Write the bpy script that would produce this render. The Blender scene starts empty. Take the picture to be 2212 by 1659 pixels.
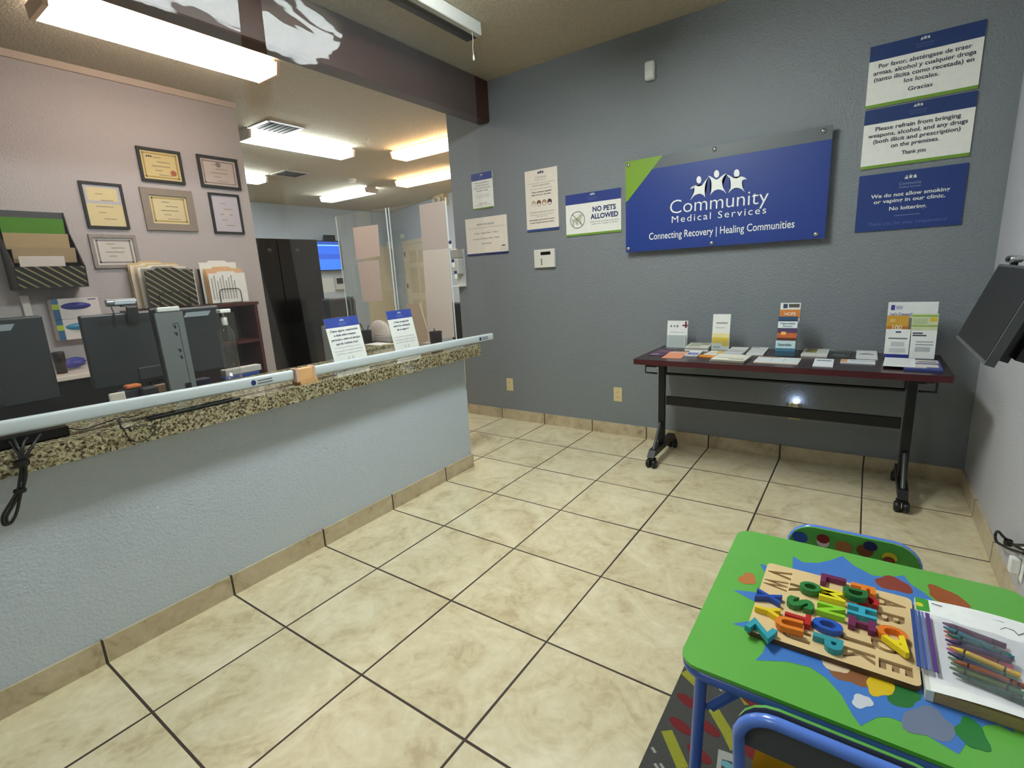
import bpy, bmesh, math, random
from mathutils import Vector, Matrix, Euler
random.seed(7)
SC = bpy.context.scene
COL = SC.collection
# ------------------------------------------------------------ camera (surveyed from the 18 inch floor tiles)
S = 0.4572
CAM = Vector((1.75938, -0.39683, 1.30190))
FPX = 1079.52
RR = ((0.82007937, 0.56969498, -0.05401353), (-0.07986039, 0.20739971, 0.97499112), (-0.56664993, 0.79525656, -0.21558028))
cd = bpy.data.cameras.new('camera'); cam = bpy.data.objects.new('camera', cd); COL.objects.link(cam)
cd.sensor_fit = 'HORIZONTAL'; cd.sensor_width = 36; cd.lens = FPX / 2212 * 36; cd.clip_start = 0.02
cam.matrix_world = Matrix(((RR[0][0], RR[1][0], -RR[2][0], CAM.x), (RR[0][1], RR[1][1], -RR[2][1], CAM.y), (RR[0][2], RR[1][2], -RR[2][2], CAM.z), (0, 0, 0, 1)))
SC.camera = cam
# ------------------------------------------------------------ world, exposure (the lamps are built below with their own light)
w = bpy.data.worlds.new('world'); SC.world = w; w.use_nodes = True
w.node_tree.nodes['Background'].inputs[0].default_value = (0.55, 0.6, 0.65, 1)
w.node_tree.nodes['Background'].inputs[1].default_value = 0.05
SC.view_settings.view_transform = 'Standard'; SC.view_settings.look = 'None'
SC.view_settings.gamma = 1; SC.view_settings.use_curve_mapping = False
SC.view_settings.exposure = 0.45
SC.cycles.use_denoising = True
SC.cycles.max_bounces = 10; SC.cycles.transparent_max_bounces = 24
SC.cycles.caustics_reflective = False; SC.cycles.caustics_refractive = False
SC.cycles.sample_clamp_indirect = 6
L_LOBBY, L_REAR, L_DESK, L_COOL, L_WARM = 40.0, 14.0, 10.5, 17.0, 14.0   # lamp diffuser strengths

def P(u, v, ax, val):
    """measured point of the photograph on the plane ax = val (metres)"""
    a, b = (u - 1106) / FPX, (829.5 - v) / FPX
    d = Vector([a * RR[0][k] + b * RR[1][k] + RR[2][k] for k in range(3)])
    return CAM + d * ((val - CAM[ax]) / d[ax])
# ------------------------------------------------------------ materials
def lin(c):
    return tuple(((x / 255) / 12.92 if x / 255 <= 0.04045 else ((x / 255 + 0.055) / 1.055) ** 2.4) for x in c)
def hx(h):
    return tuple(int(h[i:i + 2], 16) for i in (0, 2, 4))
MATS = {}
def mat(h, rough=0.5, metal=0.0, var=0.06, scale=40, bump=0.0, bscale=200, emit=0.0, coat=0.0, bdist=0.004):
    k = (h, rough, metal, var, scale, bump, bscale, emit, coat)
    if k in MATS: return MATS[k]
    m = bpy.data.materials.new('mat_' + h); m.use_nodes = True
    nt = m.node_tree; N = nt.nodes; b = N['Principled BSDF']
    c = lin(hx(h))
    tc = N.new('ShaderNodeTexCoord')
    no = N.new('ShaderNodeTexNoise'); no.inputs['Scale'].default_value = scale; no.inputs['Detail'].default_value = 3
    nt.links.new(tc.outputs['Object'], no.inputs['Vector'])
    mx = N.new('ShaderNodeMix'); mx.data_type = 'RGBA'
    mx.inputs['A'].default_value = (*[x * (1 - var) for x in c], 1); mx.inputs['B'].default_value = (*[min(1, x * (1 + var)) for x in c], 1)
    nt.links.new(no.outputs['Fac'], mx.inputs['Factor'])
    nt.links.new(mx.outputs['Result'], b.inputs['Base Color'])
    b.inputs['Roughness'].default_value = rough; b.inputs['Metallic'].default_value = metal
    if coat: b.inputs['Coat Weight'].default_value = coat; b.inputs['Coat Roughness'].default_value = 0.08
    if emit:
        nt.links.new(mx.outputs['Result'], b.inputs['Emission Color']); b.inputs['Emission Strength'].default_value = emit
    if bump:
        n2 = N.new('ShaderNodeTexNoise'); n2.inputs['Scale'].default_value = bscale; n2.inputs['Detail'].default_value = 4
        nt.links.new(tc.outputs['Object'], n2.inputs['Vector'])
        bp = N.new('ShaderNodeBump'); bp.inputs['Strength'].default_value = bump; bp.inputs['Distance'].default_value = bdist
        nt.links.new(n2.outputs['Fac'], bp.inputs['Height']); nt.links.new(bp.outputs['Normal'], b.inputs['Normal'])
    MATS[k] = m
    return m
def lamp_mat(name, col, strength):
    m = bpy.data.materials.new(name); m.use_nodes = True; nt = m.node_tree; b = nt.nodes['Principled BSDF']
    tc = nt.nodes.new('ShaderNodeTexCoord'); no = nt.nodes.new('ShaderNodeTexNoise'); no.inputs['Scale'].default_value = 300
    nt.links.new(tc.outputs['Object'], no.inputs['Vector'])
    mp = nt.nodes.new('ShaderNodeMapRange'); mp.inputs['To Min'].default_value = strength * 0.93; mp.inputs['To Max'].default_value = strength * 1.07
    nt.links.new(no.outputs['Fac'], mp.inputs['Value']); nt.links.new(mp.outputs['Result'], b.inputs['Emission Strength'])
    b.inputs['Base Color'].default_value = (0.9, 0.9, 0.9, 1); b.inputs['Emission Color'].default_value = (*col, 1)
    return m
def clear_mat(name, tint=(0.97, 0.98, 0.98), haze=0.05, hazecol=(0.8, 0.82, 0.85), gloss=0.06, rough=0.02, wave=0.0):
    m = bpy.data.materials.new(name); m.use_nodes = True; nt = m.node_tree; N = nt.nodes
    N.remove(N['Principled BSDF']); out = N['Material Output']
    tr = N.new('ShaderNodeBsdfTransparent'); tr.inputs[0].default_value = (*tint, 1)
    df = N.new('ShaderNodeBsdfDiffuse'); df.inputs[0].default_value = (*hazecol, 1)
    tl = N.new('ShaderNodeBsdfTranslucent'); tl.inputs[0].default_value = (*hazecol, 1)
    gl = N.new('ShaderNodeBsdfGlossy'); gl.inputs['Roughness'].default_value = rough
    a = N.new('ShaderNodeMixShader'); a.inputs[0].default_value = 0.4
    nt.links.new(df.outputs[0], a.inputs[1]); nt.links.new(tl.outputs[0], a.inputs[2])
    tc = N.new('ShaderNodeTexCoord'); no = N.new('ShaderNodeTexNoise'); no.inputs['Scale'].default_value = 2.2; no.inputs['Detail'].default_value = 2
    nt.links.new(tc.outputs['Object'], no.inputs['Vector'])
    mp = N.new('ShaderNodeMapRange'); mp.inputs['To Min'].default_value = haze * 0.8; mp.inputs['To Max'].default_value = haze * 1.2
    nt.links.new(no.outputs['Fac'], mp.inputs['Value'])
    b = N.new('ShaderNodeMixShader'); nt.links.new(mp.outputs['Result'], b.inputs[0])
    nt.links.new(tr.outputs[0], b.inputs[1]); nt.links.new(a.outputs[0], b.inputs[2])
    fr = N.new('ShaderNodeLayerWeight'); fr.inputs[0].default_value = 0.5
    pw = N.new('ShaderNodeMath'); pw.operation = 'POWER'; pw.inputs[1].default_value = 5; nt.links.new(fr.outputs['Facing'], pw.inputs[0])
    ml = N.new('ShaderNodeMath'); ml.operation = 'MULTIPLY_ADD'; ml.inputs[1].default_value = 1 - gloss; ml.inputs[2].default_value = gloss
    nt.links.new(pw.outputs[0], ml.inputs[0]); ml.use_clamp = True
    if wave:
        n2 = N.new('ShaderNodeTexNoise'); n2.inputs['Scale'].default_value = 1.0; n2.inputs['Detail'].default_value = 1.5; n2.inputs['Distortion'].default_value = 0.6
        sc_ = N.new('ShaderNodeMapping'); sc_.inputs['Scale'].default_value = (4, 4, 7)
        nt.links.new(tc.outputs['Object'], sc_.inputs['Vector']); nt.links.new(sc_.outputs[0], n2.inputs['Vector'])
        bp = N.new('ShaderNodeBump'); bp.inputs['Strength'].default_value = wave; bp.inputs['Distance'].default_value = 0.02
        nt.links.new(n2.outputs['Fac'], bp.inputs['Height']); nt.links.new(bp.outputs['Normal'], gl.inputs['Normal'])
    c = N.new('ShaderNodeMixShader'); nt.links.new(ml.outputs[0], c.inputs[0])
    nt.links.new(b.outputs[0], c.inputs[1]); nt.links.new(gl.outputs[0], c.inputs[2])
    nt.links.new(c.outputs[0], out.inputs['Surface'])
    return m
def tile_mat(name, base, dark, lite, grid=True, axis=None, z_grout=True):
    """marbled beige tile; grid: floor joints on world x and y, axis: one set of joints along that world axis"""
    m = bpy.data.materials.new(name); m.use_nodes = True; nt = m.node_tree; N = nt.nodes; Lk = nt.links.new
    b = N['Principled BSDF']; geo = N.new('ShaderNodeNewGeometry'); sep = N.new('ShaderNodeSeparateXYZ'); Lk(geo.outputs['Position'], sep.inputs[0])
    def math_(op, a, bb=None):
        n = N.new('ShaderNodeMath'); n.operation = op
        for i, x in enumerate((a, bb)):
            if x is None: continue
            if isinstance(x, (int, float)): n.inputs[i].default_value = x
            else: Lk(x, n.inputs[i])
        return n.outputs[0]
    def joint(o, half):
        q = math_('DIVIDE', o, S); fr = math_('FRACT', math_('ADD', q, 100.5)); d = math_('ABSOLUTE', math_('SUBTRACT', fr, 0.5))
        wob = N.new('ShaderNodeTexNoise'); wob.inputs['Scale'].default_value = 1.3; Lk(geo.outputs['Position'], wob.inputs['Vector'])
        hw = math_('MULTIPLY', math_('ADD', wob.outputs['Fac'], 0.55), half / S)
        return math_('LESS_THAN', d, hw), math_('FLOOR', math_('ADD', q, 100.0))
    gx, ix = joint(sep.outputs[0], 0.004); gy, iy = joint(sep.outputs[1], 0.004)
    cmb = N.new('ShaderNodeCombineXYZ'); Lk(ix, cmb.inputs[0]); Lk(iy, cmb.inputs[1])
    wn = N.new('ShaderNodeTexWhiteNoise'); wn.noise_dimensions = '3D'; Lk(cmb.outputs[0], wn.inputs['Vector'])
    off = N.new('ShaderNodeVectorMath'); off.operation = 'MULTIPLY_ADD'; Lk(wn.outputs['Color'], off.inputs[0]); off.inputs[1].default_value = (9, 9, 9); Lk(geo.outputs['Position'], off.inputs[2])
    n1 = N.new('ShaderNodeTexNoise'); n1.inputs['Scale'].default_value = 4.5; n1.inputs['Detail'].default_value = 8; n1.inputs['Roughness'].default_value = 0.62; n1.inputs['Distortion'].default_value = 1.2
    Lk(off.outputs[0], n1.inputs['Vector'])
    n2 = N.new('ShaderNodeTexNoise'); n2.inputs['Scale'].default_value = 26; n2.inputs['Detail'].default_value = 6; n2.inputs['Distortion'].default_value = 0.8; Lk(off.outputs[0], n2.inputs['Vector'])
    r = N.new('ShaderNodeValToRGB'); e = r.color_ramp.elements
    e[0].position = 0.36; e[0].color = (*lin(hx(dark)), 1); e[1].position = 0.62; e[1].color = (*lin(hx(lite)), 1)
    k = e.new(0.46); k.color = (*lin(hx(base)), 1)
    Lk(math_('ADD', math_('MULTIPLY', n1.outputs['Fac'], 0.72), math_('MULTIPLY', n2.outputs['Fac'], 0.28)), r.inputs[0])
    mx = N.new('ShaderNodeMix'); mx.data_type = 'RGBA'; Lk(r.outputs[0], mx.inputs['A']); mx.inputs['B'].default_value = (*lin(hx('3d3128')), 1)
    g = math_('MAXIMUM', gx, gy) if grid else (gx if axis == 0 else gy)
    Lk(g, mx.inputs['Factor']); Lk(mx.outputs['Result'], b.inputs['Base Color'])
    Lk(math_('MULTIPLY_ADD', g, 0.4) if False else math_('ADD', math_('MULTIPLY', g, 0.4), math_('ADD', 0.24, math_('MULTIPLY', n2.outputs['Fac'], 0.2))), b.inputs['Roughness'])
    bp = N.new('ShaderNodeBump'); bp.inputs['Strength'].default_value = 0.2; bp.inputs['Distance'].default_value = 0.002
    Lk(math_('SUBTRACT', math_('MULTIPLY', n2.outputs['Fac'], 0.25), g), bp.inputs['Height']); Lk(bp.outputs['Normal'], b.inputs['Normal'])
    return m
def granite_mat():
    m = bpy.data.materials.new('granite'); m.use_nodes = True; nt = m.node_tree; N = nt.nodes; Lk = nt.links.new; b = N['Principled BSDF']
    geo = N.new('ShaderNodeNewGeometry')
    v = N.new('ShaderNodeTexVoronoi'); v.inputs['Scale'].default_value = 130; Lk(geo.outputs['Position'], v.inputs['Vector'])
    n1 = N.new('ShaderNodeTexNoise'); n1.inputs['Scale'].default_value = 85; n1.inputs['Detail'].default_value = 6; n1.inputs['Distortion'].default_value = 1.5; Lk(geo.outputs['Position'], n1.inputs['Vector'])
    r = N.new('ShaderNodeValToRGB'); e = r.color_ramp.elements
    e[0].position = 0.34; e[0].color = (*lin(hx('3a3022')), 1); e[1].position = 0.72; e[1].color = (*lin(hx('beb89c')), 1)
    for p, c in ((0.43, '6f654e'), (0.5, '918868'), (0.58, 'a8a182')):
        q = e.new(p); q.color = (*lin(hx(c)), 1)
    mx = N.new('ShaderNodeMix'); mx.data_type = 'FLOAT'; mx.inputs[0].default_value = 0.3
    sp = N.new('ShaderNodeSeparateColor'); Lk(v.outputs['Color'], sp.inputs[0])
    Lk(n1.outputs['Fac'], mx.inputs[2]); Lk(sp.outputs[0], mx.inputs[3]); Lk(mx.outputs[0], r.inputs[0]); Lk(r.outputs[0], b.inputs['Base Color'])
    b.inputs['Roughness'].default_value = 0.11
    return m
# ------------------------------------------------------------ mesh builder
_txt = {}
def text2d(s, bold=0.0, space=1.0):
    k = (s, bold, space)
    if k not in _txt:
        c = bpy.data.curves.new('t', 'FONT'); c.body = s; c.size = 1; c.offset = bold; c.resolution_u = 3; c.space_character = space
        o = bpy.data.objects.new('t', c); COL.objects.link(o)
        dg = bpy.context.evaluated_depsgraph_get()
        me = bpy.data.meshes.new_from_object(o.evaluated_get(dg))
        _txt[k] = ([tuple(v.co[:2]) for v in me.vertices], [tuple(p.vertices) for p in me.polygons])
        bpy.data.objects.remove(o); bpy.data.curves.remove(c); bpy.data.meshes.remove(me)
    return _txt[k]
V = Vector
class MB:
    def __init__(s): s.v = []; s.f = []; s.m = []; s.mats = []; s.sm = []
    def mi(s, m):
        if m not in s.mats: s.mats.append(m)
        return s.mats.index(m)
    def add(s, vs, fs, m, smooth=False):
        o = len(s.v); i = s.mi(m); s.v += [V(x) for x in vs]
        for f in fs: s.f.append(tuple(o + k for k in f)); s.m.append(i); s.sm.append(smooth)
        return s
    def box(s, x0, x1, y0, y1, z0, z1, m):
        x0, x1 = sorted((x0, x1)); y0, y1 = sorted((y0, y1)); z0, z1 = sorted((z0, z1))
        return s.add([(x, y, z) for z in (z0, z1) for y in (y0, y1) for x in (x0, x1)],
                     [(0, 2, 3, 1), (4, 5, 7, 6), (0, 1, 5, 4), (2, 6, 7, 3), (0, 4, 6, 2), (1, 3, 7, 5)], m)
    def rbox(s, x0, x1, y0, y1, z0, z1, m, r=0.004, seg=2, mtx=None):
        bm = bmesh.new(); bmesh.ops.create_cube(bm, size=1)
        c = V(((x0 + x1) / 2, (y0 + y1) / 2, (z0 + z1) / 2)); d = V((abs(x1 - x0), abs(y1 - y0), abs(z1 - z0)))
        for v in bm.verts: v.co = V((v.co.x * d.x, v.co.y * d.y, v.co.z * d.z)) + c
        r = min(r, 0.49 * min(d))
        bmesh.ops.bevel(bm, geom=bm.edges[:], offset=r, segments=seg, affect='EDGES', profile=0.5)
        if mtx: bmesh.ops.transform(bm, matrix=mtx, verts=bm.verts)
        s.frombm(bm, m); return s
    def frombm(s, bm, m, smooth=False):
        bm.verts.index_update(); s.add([v.co.copy() for v in bm.verts], [[v.index for v in f.verts] for f in bm.faces], m, smooth); bm.free()
    def obox(s, o, ax, ay, az, m):
        """box from corner o along three edge vectors"""
        o, ax, ay, az = V(o), V(ax), V(ay), V(az)
        if ax.cross(ay).dot(az) < 0: ax, ay = ay, ax
        p = [o + ax * i + ay * j + az * k for k in (0, 1) for j in (0, 1) for i in (0, 1)]
        return s.add(p, [(0, 2, 3, 1), (4, 5, 7, 6), (0, 1, 5, 4), (2, 6, 7, 3), (0, 4, 6, 2), (1, 3, 7, 5)], m)
    def poly(s, pts, m): return s.add(pts, [tuple(range(len(pts)))], m)
    def prism(s, pts, d, m, msides=None):
        """closed outline pts (3d) pushed along vector d"""
        n = len(pts); d = V(d); a = [V(p) for p in pts]
        nn = V((0, 0, 0))
        for i in range(n): nn += a[i].cross(a[(i + 1) % n])
        if nn.dot(d) < 0: a = a[::-1]
        bq = [p + d for p in a]
        s.add(a + bq, [tuple(range(n - 1, -1, -1)), tuple(range(n, 2 * n))], m)
        s.add(a + bq, [(i, (i + 1) % n, n + (i + 1) % n, n + i) for i in range(n)], msides or m)
        return s
    def tube(s, path, r, m, n=10, closed=False, caps=True, smooth=True):
        p = [V(q) for q in path]; k = len(p); rs = r if isinstance(r, (list, tuple)) else [r] * k
        t0 = (p[1] - p[0]).normalized(); up = V((0, 0, 1)) if abs(t0.z) < 0.9 else V((1, 0, 0)); nr = t0.cross(up).normalized()
        vs = []
        for i in range(k):
            if closed: t = p[(i + 1) % k] - p[i - 1]
            elif i == 0: t = p[1] - p[0]
            elif i == k - 1: t = p[-1] - p[-2]
            else: t = (p[i + 1] - p[i]).normalized() + (p[i] - p[i - 1]).normalized()
            t.normalize(); nr = (nr - t * nr.dot(t)).normalized(); bq = t.cross(nr)
            vs += [p[i] + (nr * math.cos(2 * math.pi * j / n) + bq * math.sin(2 * math.pi * j / n)) * rs[i] for j in range(n)]
        fs = []
        for i in range(k if closed else k - 1):
            i2 = (i + 1) % k
            fs += [(i * n + j, i * n + (j + 1) % n, i2 * n + (j + 1) % n, i2 * n + j) for j in range(n)]
        s.add(vs, fs, m, smooth)
        if caps and not closed: s.add(vs[:n], [tuple(range(n - 1, -1, -1))], m); s.add(vs[-n:], [tuple(range(n))], m)
        return s
    def lathe(s, prof, c, m, n=20, ax=(0, 0, 1), smooth=True):
        ax = V(ax).normalized(); u = ax.orthogonal().normalized(); w_ = ax.cross(u); c = V(c); vs = []
        for r, h in prof: vs += [c + ax * h + (u * math.cos(2 * math.pi * j / n) + w_ * math.sin(2 * math.pi * j / n)) * r for j in range(n)]
        fs = [(i * n + j, i * n + (j + 1) % n, (i + 1) * n + (j + 1) % n, (i + 1) * n + j) for i in range(len(prof) - 1) for j in range(n)]
        return s.add(vs, fs, m, smooth)
    def ell(s, c, u, w_, m, n=20):
        c, u, w_ = V(c), V(u), V(w_); return s.poly([c + u * math.cos(2 * math.pi * j / n) + w_ * math.sin(2 * math.pi * j / n) for j in range(n)], m)
    def text(s, t, o, ux, uy, m, width=None, height=None, align='C', bold=0.0, space=1.0, depth=0.0):
        vs, fs = text2d(t, bold, space); xs = [v[0] for v in vs]; x0, x1 = min(xs), max(xs)
        cap = 0.73; sy = height / cap if height else width / (x1 - x0); sx = width / (x1 - x0) if width else sy
        dx = {'C': (x0 + x1) / 2, 'L': x0, 'R': x1}[align]; o, ux, uy = V(o), V(ux), V(uy)
        q = [o + ux * ((x - dx) * sx) + uy * (y * sy) for x, y in vs]
        if not depth: return s.add(q, fs, m)
        nrm = ux.cross(uy) * depth; n = len(q); ed = {}
        for f in fs:
            for a, b in zip(f, f[1:] + f[:1]): ed[(a, b)] = 1
        side = [(a, b) for a, b in ed if (b, a) not in ed]
        return s.add(q + [p + nrm for p in q], [tuple(k + n for k in f) for f in fs] + [tuple(reversed(f)) for f in fs] + [(a, b, b + n, a + n) for a, b in side], m)
    def xform(s, mtx):
        s.v = [mtx @ p for p in s.v]; return s
    def build(s, name, parent=None, smooth=False, local=False, label=None):
        me = bpy.data.meshes.new(name); off = V((0, 0, 0))
        if parent and not local:
            q = parent
            while q: off += q.location; q = q.parent
        me.from_pydata([tuple(p - off) for p in s.v], [], s.f)
        for m in s.mats: me.materials.append(m)
        for pl, i, sm in zip(me.polygons, s.m, s.sm): pl.material_index = i; pl.use_smooth = sm or smooth
        me.update()
        o = bpy.data.objects.new(name, me); COL.objects.link(o)
        if parent: o.parent = parent
        if label: o['label'] = label
        return o
def tag(o, label, cat, group=None):
    o['label'] = label; o['category'] = cat
    if group: o['group'] = group
    return o
def thing(name, label, cat, loc, group=None):
    o = bpy.data.objects.new(name, None); COL.objects.link(o); o.location = V(loc); o.empty_display_size = 0.05
    return tag(o, label, cat, group)
def struct(mb, name, parent=None):
    o = mb.build(name, parent)
    if not parent: o['kind'] = 'structure'
    return o
def copy_tree(o, parent=None):
    c = o.copy(); COL.objects.link(c); c.parent = parent
    for ch in list(o.children): copy_tree(ch, c)
    return c
def arc(c, u, w_, r, a0, a1, n=6):
    c, u, w_ = V(c), V(u), V(w_)
    return [c + (u * math.cos(math.radians(a0 + (a1 - a0) * i / n)) + w_ * math.sin(math.radians(a0 + (a1 - a0) * i / n))) * r for i in range(n + 1)]
def rrect(x0, x1, y0, y1, r, z=0.0, n=5):
    X, Y = V((1, 0, 0)), V((0, 1, 0)); q = []
    for cx, cy, a in ((x1 - r, y0 + r, -90), (x1 - r, y1 - r, 0), (x0 + r, y1 - r, 90), (x0 + r, y0 + r, 180)): q += arc((cx, cy, z), X, Y, r, a, a + 90, n)
    return q
X, Y, Z = V((1, 0, 0)), V((0, 1, 0)), V((0, 0, 1))
# palette
black = mat('121212', 0.45); blackgloss = mat('0c0c0d', 0.18); blackmetal = mat('17171a', 0.35, 0.2); charcoal = mat('2a2c2e', 0.5)
white = mat('e9ebe8', 0.45); paper = mat('ecece6', 0.7); cream = mat('e6ded2', 0.55); offwhite = mat('d8d6cc', 0.5)
blue = mat('23409a', 0.4); navy = mat('1c2c66', 0.5); green = mat('6f9a2e', 0.45); greytext = mat('6f7378', 0.7); darktext = mat('23283f', 0.7); lighttext = mat('9aa0a6', 0.7)
chrome = mat('b9bdc0', 0.22, 1.0); steel = mat('8d9193', 0.35, 0.9); midgrey = mat('6b7075', 0.5); manila = mat('d9bd86', 0.7); tan = mat('b09468', 0.7)
blueprint = mat('2a3fa0', 0.45)
# ------------------------------------------------------------ the setting
YW = 3.186; XR = 2.29; ZC = 2.82; XO = -2.72
floor_m = tile_mat('floor_tile', 'cfc29e', 'b8a785', 'dfd5b6')
base_x = tile_mat('base_tile_x', 'b5a68a', '9a8a6e', 'c8bba0', False, 0); base_y = tile_mat('base_tile_y', 'b5a68a', '9a8a6e', 'c8bba0', False, 1)
wall_dark = mat('7d8389', 0.42, var=0.03, bump=0.6, bscale=110, bdist=0.008); wall_blue = mat('bac5d1', 0.5, var=0.03, bump=0.5, bscale=110, bdist=0.008)
wall_pale = mat('b8b1b1', 0.5, var=0.03, bump=0.7, bscale=110, bdist=0.008); ceil_m = mat('c2b8a2', 0.95, var=0.22, scale=85, bump=1.0, bscale=75, bdist=0.02)
wall_white = mat('b9bac0', 0.5, var=0.03, bump=0.6, bscale=110, bdist=0.008)
fo = MB().box(-9, XR + 0.12, -3.2, 10, -0.1, 0, floor_m).build('floor'); fo['kind'] = 'structure'
co = MB().box(-9, XR + 0.12, -3.2, 10, ZC, ZC + 0.1, ceil_m).build('ceiling'); co['kind'] = 'structure'
struct(MB().box(-1.335, XR + 0.12, YW, YW + 0.12, 0, ZC, wall_dark), 'wall_back')
struct(MB().box(XR, XR + 0.12, -3.2, YW, 0, ZC, wall_white), 'wall_right')
struct(MB().box(-9, XR + 0.12, -3.3, -3.2, 0, ZC, wall_blue), 'wall_front')
struct(MB().box(XO - 0.12, XO, -3.2, 2.10, 0, ZC, wall_pale), 'wall_office')
struct(MB().box(-7.62, -7.5, -3.2, 8.6, 0, ZC, wall_blue), 'wall_left')
dA, dB = P(848, 459, 2, ZC), P(962, 420, 2, ZC); dA = V((-7.5, dA.y + (-7.5 - dA.x) * (dB.y - dA.y) / (dB.x - dA.x), 0))
dd = V((dB.x - dA.x, dB.y - dA.y, 0)); dn = V((dd.y, -dd.x, 0)).normalized(); dd.normalize(); dl = (-1.2 - dA.x) / dd.x   # dn faces the viewer
struct(MB().obox(dA, dd * dl, -dn * 0.12, Z * ZC, wall_blue), 'wall_far')
dE = dA + dd * dl
struct(MB().box(dE.x - 0.02, dE.x + 0.1, YW + 0.12, dE.y + 0.2, 0, ZC, wall_blue), 'wall_passage')
struct(MB().box(-1.335, XR - 0.01, YW - 0.01, YW, 0, 0.093, base_x), 'baseboard_back')
struct(MB().box(XR - 0.01, XR, -3.2, YW - 0.01, 0, 0.093, base_y), 'baseboard_right')
# reception half wall (L shaped) with its baseboard
hw = MB(); hw.box(-0.52, -0.404, -3.2, 2.105, 0, 0.78, wall_blue); hw.box(-1.36, -0.52, 1.99, 2.105, 0, 0.78, wall_blue); struct(hw, 'wall_counter')
struct(MB().box(-0.404, -0.394, -3.2, 2.115, 0, 0.093, base_y).box(-1.36, -0.404, 2.105, 2.115, 0, 0.093, base_x), 'baseboard_counter')
beam_m = mat('3c2219', 0.5, var=0.25, scale=9, bump=0.25, bscale=30)
b0 = MB(); b0.rbox(-0.985, -0.867, -3.2, YW, 2.515, ZC, beam_m, 0.008, 1); struct(b0, 'trim_beam')
struct(MB().box(XO, XO + 0.02, -3.2, 2.10, ZC - 0.045, ZC, mat('c9b8a8', 0.6)), 'trim_office')
# granite worktop
gran = granite_mat()
g = MB(); g.prism([(-0.322, -3.2, 0.782), (-0.322, 2.195, 0.782), (-1.38, 2.195, 0.782), (-1.38, 2.085, 0.782), (-0.87, 2.085, 0.782), (-0.87, -3.2, 0.782)], (0, 0, 0.069), gran)
bm = bmesh.new()
go = g.build('granite_countertop'); tag(go, 'speckled tan granite countertop along the top of the reception half wall', 'countertop')
mdf = go.modifiers.new('edge', 'BEVEL'); mdf.width = 0.014; mdf.segments = 4; mdf.limit_method = 'ANGLE'
bm.free()
g2 = MB().rbox(-1.38, -1.04, 1.84, 2.083, 0.79, 0.851, gran, 0.006).box(-1.34, -1.08, 1.88, 1.989, 0, 0.79, wall_blue)
tag(g2.build('granite_ledge'), 'small granite ledge behind the two leaning Spanish counter signs', 'ledge')
# ------------------------------------------------------------ ceiling lights
def ceiling_light(label, c, along, col, strength, warm_end='d8cfc4', L=1.22, W=0.27, name='lamp'):
    t = thing('ceiling_light', label, 'ceiling light', (c[0], c[1], ZC), 'fluorescent ceiling lights')
    h = MB(); hm = mat(warm_end, 0.5)
    def bx(mb, a, b, w_, z0, z1, m, taper=0.0):
        q = []
        for z, k in ((z0, w_ / 2 - taper), (z1, w_ / 2)):
            q += [(a, -k, z), (b, -k, z), (b, k, z), (a, k, z)]
        if along == 'y': q = [(-y, x, z) for x, y, z in q]
        mb.add([V(p) + V((c[0], c[1], 0)) for p in q], [(3, 2, 1, 0), (4, 5, 6, 7), (0, 1, 5, 4), (1, 2, 6, 5), (2, 3, 7, 6), (3, 0, 4, 7)], m)
    bx(h, -L / 2, L / 2, W * 0.72, ZC - 0.03, ZC - 0.001, hm)
    h.build('housing', t)
    d = MB(); bx(d, -L / 2 + 0.012, L / 2 - 0.012, W, ZC - 0.098, ZC - 0.03, lamp_mat('glow_' + name, col, strength), 0.02); d.build('diffuser', t, label='glowing diffuser')
    for s in (-1, 1):
        e = MB(); bx(e, s * L / 2 - 0.012, s * L / 2 + 0.012, W + 0.006, ZC - 0.102, ZC - 0.028, mat(warm_end, 0.4), 0.02); e.build('end_cap', t)  # warm cap colour stands in for lamp glow, the caps emit nothing
    return t
cool = (0.86, 0.97, 1.0); warm = (1.0, 0.66, 0.36); neutral = (1.0, 0.86, 0.78); lob = (0.92, 1.0, 0.98)
ceiling_light('long ceiling light over the certificate wall, glowing pinkish white, nearest behind the clear shades', (-1.79, 1.25), 'y', (1.0, 0.83, 0.72), L_DESK, 'e8c9a8', name='desk')
ceiling_light('cool white ceiling light beside the dark ceiling vent', (-3.35, 3.1), 'y', cool, L_COOL, name='cool1')
ceiling_light('small bright end of a ceiling light cut off by the certificate wall', (-5.3, 3.15), 'y', cool, L_COOL, name='cool2')
ceiling_light('warm orange ceiling light touching the grey wall edge, upper of the two warm ones', (-2.42, 4.22), 'x', warm, L_WARM, 'e5b47c', name='warm1')
ceiling_light('warm orange ceiling light above the partition with taped sheets, lower of the two warm ones', (-3.75, 5.5), 'x', warm, L_WARM, 'e5b47c', name='warm2')
ceiling_light('distant cool white ceiling light nearest the far blue wall', (-5.65, 5.48), 'x', cool, L_COOL, name='cool3')
ceiling_light('waiting room ceiling light above the tiled floor', (0.45, 1.35), 'y', lob, L_LOBBY, name='lobby1')
ceiling_light('unseen ceiling light added behind the camera to light the near waiting room', (0.5, -1.7), 'y', lob, L_REAR, name='rear_fill')  # added lamp out of view, brightens the near part of the room
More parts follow.
